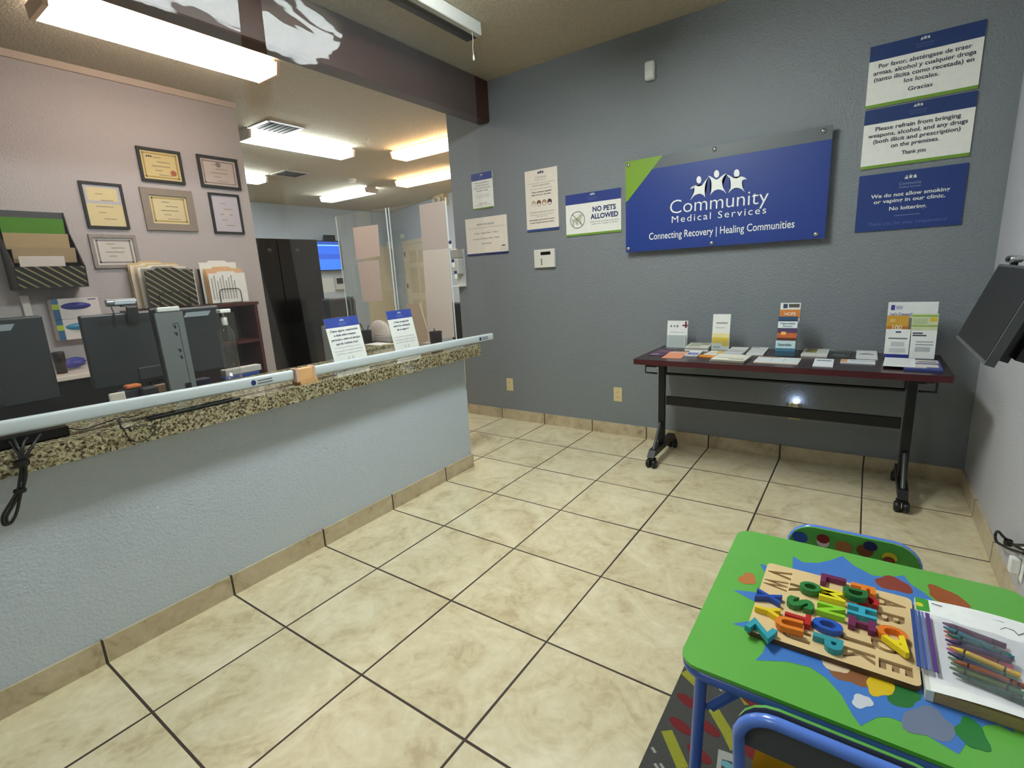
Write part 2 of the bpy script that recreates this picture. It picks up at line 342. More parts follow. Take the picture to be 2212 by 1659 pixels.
def vent(label, pts, name):
    c = sum((P(u, v, 2, ZC) for u, v in pts), V((0, 0, 0))) / len(pts)
    t = thing('ceiling_vent', label, 'vent', (c.x, c.y, ZC), 'ceiling vents'); h = 0.18
    f = MB(); fm = mat('b9b0a4', 0.5)
    for s in (-1, 1): f.box(c.x - h, c.x + h, c.y + s * h - 0.02, c.y + s * h + 0.02, ZC - 0.012, ZC - 0.001, fm); f.box(c.x + s * h - 0.02, c.x + s * h + 0.02, c.y - h, c.y + h, ZC - 0.012, ZC - 0.001, fm)
    f.build('frame', t)
    MB().box(c.x - h, c.x + h, c.y - h, c.y + h, ZC - 0.003, ZC - 0.0005, mat('2c2723', 0.8)).build('opening', t)
    for k in range(7):
        y = c.y - h + 0.03 + k * 0.05
        MB().obox((c.x - h, y, ZC - 0.011), (2 * h, 0, 0), (0, 0.012, 0.009), (0, -0.001, 0.002), mat('5a534c', 0.6)).build('slat', t)
vent('dark ceiling vent with slats beside the nearest cool white light', [(553, 268), (638, 282)], 'a')
vent('flat ceiling vent beyond the cool white light, near the round detector', [(590, 374), (665, 376)], 'b')
c = P(760, 387, 2, ZC); t = thing('smoke_detector', 'small round smoke detector on the ceiling of the far room', 'smoke detector', c)
MB().lathe([(0, -0.04), (0.05, -0.04), (0.062, -0.02), (0.065, 0)], (c.x, c.y, ZC), white).build('body', t)
# ------------------------------------------------------------ logo shape (three figures), in unit widths
LOGO = [
 ((790, 632), (25, 33), [(697, 716), (715, 697), (740, 684), (765, 677), (785, 682), (806, 690), (830, 672), (852, 645), (882, 612), (866, 645), (855, 680), (851, 720), (858, 788), (838, 767), (812, 758), (785, 757), (752, 770), (728, 790), (705, 817), (722, 782), (738, 752), (747, 728), (742, 712), (722, 708)]),
 ((966, 582), (26, 33), [(880, 598), (900, 600), (925, 612), (945, 624), (965, 632), (985, 626), (1010, 606), (1035, 588), (1066, 578), (1045, 598), (1028, 625), (1022, 655), (1030, 690), (1045, 720), (1069, 753), (1040, 730), (1010, 719), (980, 717), (950, 727), (928, 746), (908, 771), (918, 730), (921, 690), (917, 650), (905, 622)]),
 ((1160, 580), (27, 35), [(1065, 590), (1090, 596), (1115, 610), (1140, 620), (1160, 624), (1185, 614), (1205, 606), (1235, 614), (1260, 633), (1235, 630), (1218, 640), (1212, 660), (1220, 695), (1232, 718), (1244, 739), (1215, 715), (1185, 704), (1155, 703), (1122, 716), (1104, 732), (1088, 749), (1103, 710), (1108, 680), (1105, 650), (1092, 620)])]
def logo(mb, c, w_, ux, uy, m):
    """three people, centred at c with overall width w_ (the photographed sign leans by perspective: levelled here)"""
    c, ux, uy = V(c), V(ux), V(uy); k = w_ / 563.0
    def q(p): return c + ux * ((p[0] - 979) * k) + uy * ((668 - (p[1] + (p[0] - 979) * 0.12)) * k * 1.12)
    for hc, hr, body in LOGO:
        mb.poly([q((hc[0] + hr[0] * math.cos(a * math.pi / 8), hc[1] + hr[1] * math.sin(a * math.pi / 8))) for a in range(16)][::-1], m)
        pts = [q(p) for p in body]
        bmx = bmesh.new(); fv = [bmx.verts.new(p) for p in pts]; f = bmx.faces.new(fv); bmesh.ops.triangulate(bmx, faces=[f]); bmx.normal_update()
        if sum((f_.normal for f_ in bmx.faces), V((0, 0, 0))).dot(ux.cross(uy)) < 0: bmesh.ops.reverse_faces(bmx, faces=bmx.faces[:])
        mb.frombm(bmx, m)
def brand(mb, c, w_, ux, uy, m, mt=None):
    """small sign header: figures over the two lines of the clinic's name"""
    c, ux, uy = V(c), V(ux), V(uy); mt = mt or m
    logo(mb, c + uy * (w_ * 0.2), w_ * 0.55, ux, uy, m)
    mb.text('Community', c - uy * (w_ * 0.17), ux, uy, mt, width=w_ * 0.95); mb.text('Medical Services', c - uy * (w_ * 0.33), ux, uy, mt, width=w_ * 0.9)
_lg = [None]
def LG(): _lg[0] = MB(); return _lg[0]
def LGB(t): return _lg[0].build('logo', t)
# ------------------------------------------------------------ back wall signs
def wall_sign(name, label, x0, x1, z0, z1, board=paper, th=0.008):
    t = thing(name, label, 'sign', ((x0 + x1) / 2, YW, (z0 + z1) / 2))
    MB().box(x0, x1, YW - th, YW - 0.0005, z0, z1, board).build('board', t)
    return t, YW - th - 0.0006
def lines(mb, rows, x, y, m, z=None):
    pass
# main sign
t = thing('clinic_sign', 'big blue acrylic clinic sign with white figures and green corner above the table', 'sign', (0.926, YW, 1.71))
x0, x1, z0, z1 = 0.315, 1.535, 1.405, 2.015; yb = YW - 0.045; yf = yb - 0.006
panel_b = mat('1a3888', 0.42, var=0.02); panel_g = mat('5d6468', 0.42, var=0.03); panel_l = mat('7ba22c', 0.42, var=0.03)
MB().box(x0, x1, yf, yb, z0, z1, panel_b).build('panel', t)
MB().box(x0, x1, yf - 0.0006, yf - 0.0001, z1 - 0.075, z1, panel_g).build('top_band', t)
MB().prism([(x0, yf - 0.0012, z1), (x0 + 0.262, yf - 0.0012, z1), (x0 + 0.012, yf - 0.0012, z1 - 0.262), (x0, yf - 0.0012, z1 - 0.262)], (0, 0.0006, 0), panel_l).build('corner', t)
wl = mat('f2f4f2', 0.5); l = MB(); lg = MB(); yt = yf - 0.0016
def pz(u, v): return P(u, v, 1, yt)
logo(lg, pz(1550, 397), 0.345, X, Z, wl); lg.build('logo', t, label='three white leaping figures')
for s, (ua, va), (ub, vb), hh, sp, bo in (('Community', (1447, 468), (1660, 432), None, 1.0, -0.008), ('Medical Services', (1451, 484), (1655, 458), None, 1.25, 0.0), ('Connecting Recovery | Healing Communities', (1402, 521), (1716, 488), 0.043, 1.0, 0.006)):
    a, b_ = pz(ua, va), pz(ub, vb); hgt = {'Community': 0.092, 'Medical Services': 0.045}.get(s, 0.048)
    l = MB(); l.text(s, ((a.x + b_.x) / 2, yt, (a.z + b_.z) / 2), X, Z, wl, width=abs(b_.x - a.x), height=hgt, space=sp, bold=bo); l.build('lettering', t, label='white lettering')
for x, z in ((x0 + 0.02, z0 + 0.025), (x0 + 0.02, z1 - 0.025), (x1 - 0.045, z0 + 0.025), (x1 - 0.045, z1 - 0.025), ((x0 + x1) / 2 - 0.02, z1 - 0.02), ((x0 + x1) / 2 - 0.02, z0 + 0.02)):
    MB().lathe([(0, -0.008), (0.011, -0.008), (0.013, -0.004), (0.013, 0), (0.007, 0.0), (0.007, 0.051)], (x, yf, z), chrome, 14, (0, 1, 0)).build('standoff', t, label='chrome standoff screw')
# two white drug signs and the smoking sign
def drug_sign(label, x0, x1, z0, z1, rows, thanks):
    t, y = wall_sign('notice_sign', label, x0, x1, z0, z1)
    h = z1 - z0
    MB().box(x0, x1, y - 0.0004, y, z1 - h * 0.245, z1, mat('20386f', 0.4)).build('header_band', t)
    MB().box(x0, x1, y - 0.0004, y, z0, z0 + h * 0.05, green).build('footer_band', t)
    l = MB(); cx = (x0 + x1) / 2; brand(LG(), (cx, y - 0.001, z1 - h * 0.105), 0.075, X, Z, white, mat('5d6f9c', 0.6)); LGB(t)
    for k, (s, wd, dx) in enumerate(rows): l.text(s, (cx + dx, y - 0.001, z1 - h * (0.37 + 0.105 * k)), X, Z, darktext, width=wd, height=0.021, bold=0.012)
    l.build('lettering', t); l = MB(); l.text(thanks, (cx, y - 0.001, z0 + h * 0.17), X, Z, darktext, width=0.1, height=0.02, bold=0.012)
    l.build('lettering', t)
drug_sign('white Spanish notice with blue header asking no weapons, topmost of three on the right', 1.675, 2.131, 2.07, 2.372, [('Por favor, absténgase de traer', 0.37, 0.0), ('armas, alcohol y cualquier droga', 0.41, 0), ('(tanto ilícita como recetada) en', 0.4, 0), ('los locales.', 0.14, 0)], 'Gracias')
drug_sign('white English notice with blue header asking no weapons, middle of three on the right', 1.677, 2.133, 1.76, 2.06, [('Please refrain from bringing', 0.35, 0), ('weapons, alcohol, and any drugs', 0.41, 0), ('(both illicit and prescription)', 0.36, 0), ('on the premises.', 0.2, 0)], 'Thank you')
bsgn = mat('213a7c', 0.4)
t, y = wall_sign('smoking_sign', 'all blue no smoking sign, lowest of the three signs on the right', 1.677, 2.135, 1.425, 1.726, bsgn)
l = MB(); cx = 1.906; brand(LG(), (cx, y - 0.001, 1.672), 0.1, X, Z, white, mat('8fa0c8', 0.6)); LGB(t)
for s, z, wd, m_, bo in (('We do not allow smoking', 1.60, 0.335, white, 0.02), ('or vaping in our clinic.', 1.57, 0.305, white, 0.02), ('No loitering.', 1.528, 0.16, white, 0.02), ('Thank you for your cooperation!', 1.452, 0.34, mat('4f69a8', 0.6), 0.005)):
    l.text(s, (cx, y - 0.001, z), X, Z, m_, width=wd, height=0.02, bold=bo)
l.box(cx - 0.055, cx + 0.055, y - 0.001, y - 0.0007, 1.497, 1.499, mat('8fa0c8', 0.6)); l.build('lettering', t)
# no pets
t, y = wall_sign('no_pets_sign', 'white no pets sign with crossed out dog and green bottom edge', -0.189, 0.262, 1.557, 1.86)
MB().box(-0.189, 0.262, y - 0.0004, y, 1.787, 1.86, mat('2a3f86', 0.4)).build('header_band', t); MB().box(-0.189, 0.262, y - 0.0004, y, 1.557, 1.571, green).build('footer_band', t)
l = MB(); brand(LG(), (0.037, y - 0.001, 1.829), 0.075, X, Z, white, mat('6d7fb4', 0.6)); LGB(t)
l.text('NO PETS', (0.13, y - 0.001, 1.719), X, Z, navy, width=0.185, height=0.036, bold=0.03); l.text('ALLOWED', (0.13, y - 0.001, 1.668), X, Z, navy, width=0.22, height=0.036, bold=0.03)
for k in range(2): l.text(('Except service animals individually trained to assist', 'a person with a disability')[k] if False else ('Service animals specifically trained to aid', 'a person with a disability are welcome')[k], (0.13, y - 0.001, 1.643 - k * 0.016), X, Z, greytext, width=0.23 - 0.02 * k, height=0.009)
l.build('lettering', t)
l = MB(); cx, cz, r = -0.09, 1.673, 0.062; ring = mat('3d3350', 0.6)
n = 28
for a in range(n):
    p = [V((cx + q * math.cos(2 * math.pi * (a + d) / n), y - 0.0016, cz + q * math.sin(2 * math.pi * (a + d) / n))) for d, q in ((0, r), (1, r), (1, r - 0.004), (0, r - 0.004))]
    l.poly(p[::-1], ring)
dg = V((0.7071, 0, -0.7071)); l.poly([V((cx, y - 0.0018, cz)) + dg * a_ + V((0.7071, 0, 0.7071)) * b_ for a_, b_ in ((-r, -0.002), (r, -0.002), (r, 0.002), (-r, 0.002))], ring); l.build('prohibition_ring', t)
l = MB(); dog = [(-0.045, -0.042), (-0.03, -0.042), (-0.03, -0.02), (-0.018, -0.012), (-0.012, -0.036), (0.004, -0.036), (0.002, -0.028), (-0.004, -0.028), (0.0, -0.012), (0.018, -0.008), (0.02, -0.036), (0.034, -0.036), (0.03, -0.004), (0.034, 0.018), (0.046, 0.026), (0.044, 0.036), (0.03, 0.042), (0.018, 0.036), (0.01, 0.022), (-0.02, 0.012), (-0.036, 0.004), (-0.044, 0.012), (-0.05, 0.008), (-0.04, -0.014)]
bmx = bmesh.new(); f = bmx.faces.new([bmx.verts.new((cx + a_, y - 0.001, cz + b_)) for a_, b_ in dog]); bmesh.ops.triangulate(bmx, faces=[f]); l.frombm(bmx, mat('b9bda2', 0.7)); l.build('dog_drawing', t)
# mask sign
t, y = wall_sign('face_covering_sign', 'tall white face covering notice with four masked heads', -0.551, -0.255, 1.64, 2.085, cream)
MB().box(-0.551, -0.255, YW - 0.0075, YW - 0.0006, 1.622, 1.64, mat('2f4585', 0.5)).build('footer_band', t)
l = MB(); cx = -0.403; ux = X; brand(LG(), (cx, y - 0.001, 2.04), 0.11, X, Z, navy, lighttext); LGB(t); l.box(-0.53, -0.277, y - 0.001, y - 0.0006, 1.984, 1.986, lighttext)
for s, z, wd, h_, m_, bo in (('TO OUR VALUED CLIENTS,', 1.962, 0.16, 0.011, greytext, 0), ('We are committed to your care and safety.', 1.94, 0.2, 0.007, greytext, 0), ('A face covering is required', 1.914, 0.185, 0.012, darktext, 0.015), ('when you are in the clinic.', 1.893, 0.18, 0.012, darktext, 0.015), ('A NUESTROS APRECIADOS CLIENTES,', 1.763, 0.225, 0.01, greytext, 0), ('Estamos comprometidos con la seguridad del', 1.745, 0.215, 0.007, greytext, 0), ('cliente y del personal.', 1.731, 0.1, 0.007, greytext, 0), ('Es requisito que se cubra la nariz y', 1.705, 0.235, 0.011, darktext, 0.015), ('la boca cuando esté en la clínica.', 1.684, 0.225, 0.011, darktext, 0.015)):
    l.text(s, (cx, y - 0.001, z), X, Z, m_, width=wd, height=h_, bold=bo)
l.build('lettering', t)
for k, (hc, fc) in enumerate((('b3a08a', 'c9bba5'), ('4c2620', '8a5a48'), ('8d6b47', 'c4a681'), ('251311', '5d3a2c'))):
    q = MB(); x = cx - 0.073 + k * 0.049; z = 1.835
    q.ell((x, y - 0.001, z), (0.02, 0, 0), (0, 0, 0.022), mat(hc, 0.6)); q.ell((x, y - 0.0014, z - 0.003), (0.015, 0, 0), (0, 0, 0.016), mat(fc, 0.6)); q.poly([(x - 0.014, y - 0.0018, z - 0.004), (x - 0.01, y - 0.0018, z - 0.017), (x + 0.01, y - 0.0018, z - 0.017), (x + 0.014, y - 0.0018, z - 0.004)], white)
    q.build('head_drawing', t)
# hours sign
t, y = wall_sign('hours_sign', 'white medicating hours sign with dark blue bottom edge next to the dispenser', -1.198, -0.751, 1.49, 1.787, cream)
MB().box(-1.198, -0.751, YW - 0.0078, YW - 0.0006, 1.474, 1.49, mat('1b2a63', 0.5)).build('footer_band', t)
l = MB(); cx = -0.975
for s, z, wd, h_ in (('MEDICATING HOURS', 1.722, 0.185, 0.017), ('Monday - Friday 5:30am - 11:30am', 1.652, 0.255, 0.013), ('Saturdays & Holidays 5:30am - 9:30am', 1.606, 0.285, 0.013), ('Closed Sundays', 1.565, 0.11, 0.013)): l.text(s, (cx, y - 0.001, z), X, Z, greytext, width=wd, height=h_)
l.box(-1.175, -0.772, y - 0.001, y - 0.0006, 1.702, 1.704, lighttext); brand(LG(), (-0.795, y - 0.001, 1.525), 0.075, X, Z, navy, lighttext); LGB(t); l.build('lettering', t)
# small complaint sign
t, y = wall_sign('notice_sign', 'small white notice with blue header high above the medicating hours sign', -1.097, -0.875, 1.858, 2.145, paper)
MB().box(-1.097, -0.875, y - 0.0004, y, 2.087, 2.145, mat('35468a', 0.4)).build('header_band', t); MB().box(-1.097, -0.875, y - 0.0004, y, 1.858, 1.867, green).build('footer_band', t)
l = MB(); cx = -0.986; brand(LG(), (cx, y - 0.001, 2.118), 0.05, X, Z, white, mat('6d7fb4', 0.6)); LGB(t)
for s, z, wd, m_, h_ in (('Have a complaint or', 2.062, 0.15, darktext, 0.012), ('concern about our', 2.041, 0.15, darktext, 0.012), ('staff or the service you', 2.02, 0.18, darktext, 0.012), ('received today?', 1.999, 0.125, darktext, 0.012), ('Contact the Client Advocate', 1.965, 0.15, greytext, 0.007), ('at any time of day', 1.95, 0.14, greytext, 0.007), ('480-877-1444', 1.897, 0.085, darktext, 0.009)): l.text(s, (cx, y - 0.001, z), X, Z, m_, width=wd, height=h_)
l.box(cx - 0.09, cx + 0.09, y - 0.001, y - 0.0006, 1.886, 1.888, greytext); l.build('lettering', t)
# alarm keypad, motion detector, outlets, night light
t = thing('alarm_keypad', 'white alarm keypad with small dark display under the face covering notice', 'keypad', (-0.39, YW, 1.4))
MB().rbox(-0.485, -0.293, YW - 0.028, YW - 0.0005, 1.334, 1.478, mat('d9d8cf', 0.45), 0.006).build('body', t)
MB().box(-0.42, -0.328, YW - 0.0292, YW - 0.0282, 1.433, 1.458, blackgloss).build('display', t); 
for k in range(4): MB().box(-0.42, -0.406, YW - 0.0292, YW - 0.0282, 1.356 + k * 0.013, 1.366 + k * 0.013, midgrey).build('button', t)
t = thing('motion_detector', 'white motion detector high on the dark grey wall', 'detector', (0.476, YW, 2.55))
MB().rbox(0.443, 0.509, YW - 0.045, YW - 0.0005, 2.497, 2.61, mat('dfe2e0', 0.4), 0.014, 3).build('body', t); MB().rbox(0.455, 0.497, YW - 0.048, YW - 0.0445, 2.507, 2.55, white, 0.003).build('lens', t)
def outlet(label, x, z, m_='d8c79a'):
    t = thing('wall_outlet', label, 'outlet', (x, YW, z), 'wall outlets'); om = mat(m_, 0.45)
    MB().rbox(x - 0.035, x + 0.035, YW - 0.006, YW - 0.0005, z - 0.057, z + 0.057, om, 0.003).build('cover_plate', t)
    for s in (-1, 1):
        q = MB(); q.rbox(x - 0.017, x + 0.017, YW - 0.0085, YW - 0.0055, z + s * 0.02 - 0.014, z + s * 0.02 + 0.014, om, 0.004)
        for d in (-1, 1): q.box(x + d * 0.006 - 0.001, x + d * 0.006 + 0.001, YW - 0.0088, YW - 0.0084, z + s * 0.02 - 0.004, z + s * 0.02 + 0.006, black)
        q.build('socket', t)
outlet('beige outlet low on the wall just right of the reception counter', -0.815, 0.325); outlet('beige outlet low on the wall just left of the brochure table', 0.223, 0.33); outlet('beige outlet behind the table crossbar carrying the glowing night light', 1.437, 0.333, 'b9ad86')
t = thing('night_light', 'tiny glowing night light plugged into the outlet under the brochure table', 'night light', (1.445, YW, 0.39))
MB().rbox(1.428, 1.462, YW - 0.03, YW - 0.0092, 0.358, 0.395, mat('cfcab6', 0.4), 0.004).build('base', t); MB().rbox(1.436, 1.454, YW - 0.032, YW - 0.014, 0.3955, 0.409, lamp_mat('glow_night', (0.6, 0.72, 1.0), 40), 0.005).build('bulb', t)
# hand sanitiser dispenser at the wall's free edge
t = thing('hand_sanitizer_dispenser', 'white hand sanitizer dispenser at the end of the grey wall', 'dispenser', (-1.29, YW, 1.4)); hs = mat('c9c9c6', 0.35); 
MB().rbox(-1.345, -1.235, YW - 0.012, YW - 0.0005, 1.21, 1.54, hs, 0.004).build('back_plate', t); MB().rbox(-1.34, -1.24, YW - 0.1, YW - 0.012, 1.32, 1.46, hs, 0.012).build('body', t); MB().rbox(-1.335, -1.245, YW - 0.09, YW - 0.012, 1.461, 1.54, mat('a9a8a2', 0.2), 0.01).build('bottle', t)
MB().rbox(-1.34, -1.24, YW - 0.105, YW - 0.012, 1.21, 1.222, white, 0.004).build('drip_tray', t)
# ------------------------------------------------------------ roll-down clear shades, their cassettes and weighted rails
XV = -0.385
vinyl = clear_mat('clear_vinyl', haze=0.026, gloss=0.012, rough=0.035, wave=0.25)
def shade(label, ya_fn, yb_fn, yc0, yc1, rail, seed, logo_at):
    t = thing('roll_down_shade', label, 'clear shade', (XV, (yc0 + yc1) / 2, ZC), 'clear roll-down shades over the counter')
    wm = mat('c7c9c6', 0.4)
    c = MB(); c.rbox(XV - 0.045, XV + 0.07, yc0, yc1, 2.745, ZC - 0.001, wm, 0.004, 1); c.build('cassette', t)
    MB().box(XV - 0.047, XV + 0.03, yc0 + 0.01, yc1 - 0.004, 2.741, 2.7455, charcoal).box(XV - 0.0475, XV - 0.0455, yc0 + 0.01, yc1 - 0.004, 2.745, 2.80, charcoal).build('roller_slot', t)
    (r0, zr0), (r1, zr1) = rail
    q = MB(); ny, nz = 60, 70; vs = []
    rnd = random.Random(seed); ph = [rnd.uniform(0, 6.28) for _ in range(6)]
    for i in range(nz + 1):
        f = i / nz
        for j in range(ny + 1):
            g_ = j / ny; zb = zr0 + (zr1 - zr0) * g_; z = zb + (2.744 - zb) * f
            a, b_ = ya_fn(z), yb_fn(z); yy = a + (b_ - a) * g_
            amp = 0.0010 + 0.0042 * max(0, (z - 2.05) / 0.7) ** 1.5 * (1 if z < 2.66 else (2.744 - z) / 0.084)
            dx = amp * (math.sin(yy * 5.1 + ph[0] + 1.3 * math.sin(z * 4 + ph[3])) + 0.8 * math.sin(z * 9 + yy * 2.4 + ph[1]) + 0.45 * math.sin(yy * 13 + z * 6 + ph[2]))
            vs.append((XV + dx, yy, z))
    W1 = ny + 1
    q.add(vs, [(i * W1 + j, i * W1 + j + 1, (i + 1) * W1 + j + 1, (i + 1) * W1 + j) for i in range(nz) for j in range(ny)], vinyl, True); q.build('clear_sheet', t)
    rm = mat('c6d0d4', 0.35, var=0.03); r = MB(); n = 24; ring = []; sq_ = lambda q_: math.copysign(abs(q_) ** 0.45, q_)
    for y_, z_ in ((r0, zr0), (r1, zr1)):
        ring += [V((XV + 0.015 * sq_(math.cos(a * 2 * math.pi / n)), y_, z_ + 0.0235 * sq_(math.sin(a * 2 * math.pi / n)))) for a in range(n)]
    r.add(ring, [(a, (a + 1) % n, n + (a + 1) % n, n + a) for a in range(n)], rm, True); r.add(ring, [tuple(range(n - 1, -1, -1)), tuple(range(n, 2 * n))], rm); ro = r.build('bottom_rail', t)
    q = MB(); yl = logo_at; zl = zr0 + (zr1 - zr0) * (yl - r0) / (r1 - r0)
    q.ell((XV + 0.0156, yl, zl), (0, 0.011, 0), (0, 0, 0.012), navy, 14)
    for k in range(2): q.box(XV + 0.0150, XV + 0.0156, yl + 0.018, yl + 0.085, zl + 0.002 - k * 0.012, zl + 0.008 - k * 0.012, greytext)
    q.build('maker_mark', ro)
    return t
def interp(tab):
    def f(z):
        for (a, b), (c_, d) in zip(tab, tab[1:]):
            if z <= c_: return b + (d - b) * (z - a) / (c_ - a) if z > a else b
        return tab[-1][1]
    return f
sh1 = shade('clear roll-down shade hanging in front of the certificate wall and monitors', lambda z: -2.6, interp([(0.88, 0.868), (0.95, 0.855), (1.4, 0.80), (2.0, 0.85), (2.744, 0.90)]), -2.7, 0.93, ((-2.7, 0.985), (0.868, 0.899)), 3, 0.68)
sh2 = shade('clear roll-down shade hanging in front of the far room and its orange lights', interp([(0.88, 0.979), (1.46, 0.955), (2.0, 0.965), (2.744, 0.99)]), lambda z: 2.385, 0.955, 2.40, ((0.975, 0.897), (2.395, 0.877)), 8, 2.25)
pc = MB(); q0 = P(1019, 58, 0, -0.33); pc.tube([(q0.x, q0.y, 2.742), (q0.x, q0.y + 0.004, 2.70), (q0.x, q0.y - 0.004, 2.66), (q0.x, q0.y, 2.62)], 0.0016, white, 6); pc.lathe([(0, -0.03), (0.006, -0.03), (0.006, -0.012), (0.002, 0.004)], (q0.x, q0.y, 2.62), white, 10); pc.build('pull_cord', sh2)
t = thing('wooden_clamp_block', 'pale wooden block bridging the gap between the two white rails', 'wood block', (-0.385, 0.93, 0.8515)); wb = mat('dcae78', 0.6, var=0.1, scale=25)
MB().rbox(-0.392, -0.355, 0.872, 0.971, 0.868, 0.925, wb, 0.003).build('block', t); MB().box(-0.42, -0.35, 0.885, 0.975, 0.8515, 0.868, mat('caa06e', 0.6)).build('foot', t)
for y_ in (0.8715, 0.9585): MB().box(-0.398, -0.3535, y_, y_ + 0.013, 0.866, 0.928, mat('cfae98', 0.5)).build('tape', t)
# ------------------------------------------------------------ counter signs, cups, plexiglass partition
def counter_sign(label, c, wd, ht, yaw, rows, phone):
    t = thing('counter_sign', label, 'sign', c); lean = math.radians(12)
    M = Matrix.Translation(V(c)) @ Matrix.Rotation(yaw, 4, 'Z') @ Matrix(((0, -math.sin(lean) * 1, math.cos(lean), 0), (1, 0, 0, 0), (0, math.cos(lean), math.sin(lean), 0), (0, 0, 0, 1)))
    # local: x = width, y = up, z = out of the face
    clr = clear_mat('acrylic_clear', haze=0.01, gloss=0.04)
    h = MB(); h.box(-wd / 2 - 0.003, wd / 2 + 0.003, 0, ht + 0.003, -0.004, -0.001, clr); h.xform(M)
    cs, sn = math.cos(yaw), math.sin(yaw)
    h.obox(V(c) + V((sn * wd / 2 * 1 - 0.085 * cs, -cs * wd / 2 - 0.085 * sn, 0)), V((0.09 * cs, 0.09 * sn, 0)), V((-sn * wd, cs * wd, 0)), V((0, 0, 0.003)), clr); h.build('acrylic_holder', t)
    p = MB().box(-wd / 2, wd / 2, 0.004, ht, -0.001, 0.0, paper); p.xform(M); po = p.build('sign_sheet', t)
    b = MB().box(-wd / 2, wd / 2, ht * 0.82, ht, 0.0002, 0.0006, mat('2f47a0', 0.4)); b.xform(M); b.build('header_band', po)
    l = MB(); brand(LG(), (0, ht * 0.91, 0.0012), 0.05, X, Y, white, mat('8fa0d8', 0.6)); _lg[0].xform(M); LGB(po)
    for k, (s, wf) in enumerate(rows): l.text(s, (0, ht * (0.735 - 0.082 * k), 0.0012), X, Y, navy, width=wd * wf, height=ht * 0.043, bold=0.012)
    for k, wf in enumerate((0.86, 0.78)): l.text(('Comuníquese con el Defensor del Cliente', 'de CMS en cualquier momento')[k], (0, ht * (0.36 - 0.055 * k), 0.0012), X, Y, lighttext, width=wd * wf, height=ht * 0.026)
    l.box(-wd * 0.4, wd * 0.4, ht * 0.432, ht * 0.436, 0.0008, 0.0012, lighttext)
    for s in (-1, 1): l.box(s * 0.014 - 0.006, s * 0.014 + 0.006, ht * 0.19, ht * 0.25, 0.0008, 0.0012, mat('cfd3cc', 0.7))
    l.text(phone, (0, ht * 0.125, 0.0012), X, Y, navy, width=wd * 0.42, height=ht * 0.034); l.box(-wd * 0.38, wd * 0.38, ht * 0.07, ht * 0.078, 0.0008, 0.0012, greytext); l.xform(M); l.build('lettering', po)
counter_sign('leaning Spanish counter sign asking about complaints, larger and nearer of the two', (-0.455, 1.265, 0.852), 0.216, 0.279, 0.03, [('¿Tiene alguna reclamación', 0.84), ('o duda sobre nuestro', 0.66), ('personal o sobre el servicio', 0.86), ('que ha recibido hoy?', 0.66)], '480-877-1444')
counter_sign('leaning Spanish counter sign asking about insurance cover, beside the brown board', (-0.47, 1.685, 0.852), 0.2, 0.279, 0.03, [('¿Tiene preguntas', 0.62), ('sobre la cobertura', 0.68), ('de su seguro?', 0.48)], '602-926-1012')
def pen_cup(label, c, pens):
    t = thing('pen_cup', label, 'pen cup', c); mm = clear_mat('black_mesh', tint=(0.5, 0.45, 0.45), haze=0.55, hazecol=(0.012, 0.011, 0.011), gloss=0.02, rough=0.4)
    MB().lathe([(0.04, 0.0), (0.042, 0.095)], c, mm, 24).build('mesh_wall', t)
    q = MB(); 
    for h in (0.002, 0.095): q.tube(arc(V(c) + Z * h, X, Y, 0.042, 0, 345, 23), 0.003, black, 6, True)
    q.lathe([(0, 0.001), (0.04, 0.001)], c, black, 24); q.build('rim', t)
    for k, (dx, dy, hh) in enumerate(pens):
        p = MB().tube([V(c) + V((-dx * 0.6, -dy * 0.6, 0.004)), V(c) + V((dx, dy, hh))], 0.004, charcoal, 7).build('pen'); tag(p, 'dark pen in the ' + ('mesh cup beside the rounded dome' if label.startswith('black mesh pen cup on the') else 'mesh cup by the plexiglass') , 'pen', 'pens in the mesh cups')
pen_cup('black mesh pen cup on the small granite ledge beside the dome', (-1.27, 2.02, 0.8515), [(-0.028, -0.02, 0.15), (-0.004, 0.034, 0.13)])
pen_cup('black mesh pen cup at the counter end in front of the taped sheets', (-0.60, 2.06, 0.852), [(-0.02, 0.01, 0.115)])
t = thing('desk_dome', 'grey plastic domed tray on the granite ledge behind the counter signs', 'tray', (-1.24, 2.13, 0.8515)); gm = mat('a39c96', 0.4)
MB().rbox(-1.36, -1.10, 2.085, 2.16, 0.8515, 0.905, gm, 0.01).build('tray_base', t); 
q = MB(); q.lathe([(0.1, 0), (0.092, 0.05), (0.065, 0.085), (0.03, 0.1), (0.0, 0.104)], (0, 0, 0), mat('c1b5ad', 0.3), 18); q.xform(Matrix.Translation((-1.23, 2.122, 0.905)) @ Matrix.Diagonal((1.15, 0.36, 1.05, 1))); q.build('dome', t)
q = P(820, 742, 2, 0.852); tag(MB().rbox(-1.22, -1.06, 1.96, 2.07, 0.8512, 0.8545, paper, 0.001).build('paper_sheet'), 'white form lying on the small granite ledge', 'paper')
t = thing('brown_board', 'brown cardboard panel standing just behind the second counter sign', 'board', (-0.85, 1.93, 0.852)); bb = MB()
bb.prism([P(877, 657, 1, 1.97), P(905, 655, 1, 1.97), P(922, 712, 1, 1.97), P(924, 738, 1, 1.97), P(885, 742, 1, 1.97)], (0, 0.012, 0), mat('b39d88', 0.6)); bb.build('panel', t)
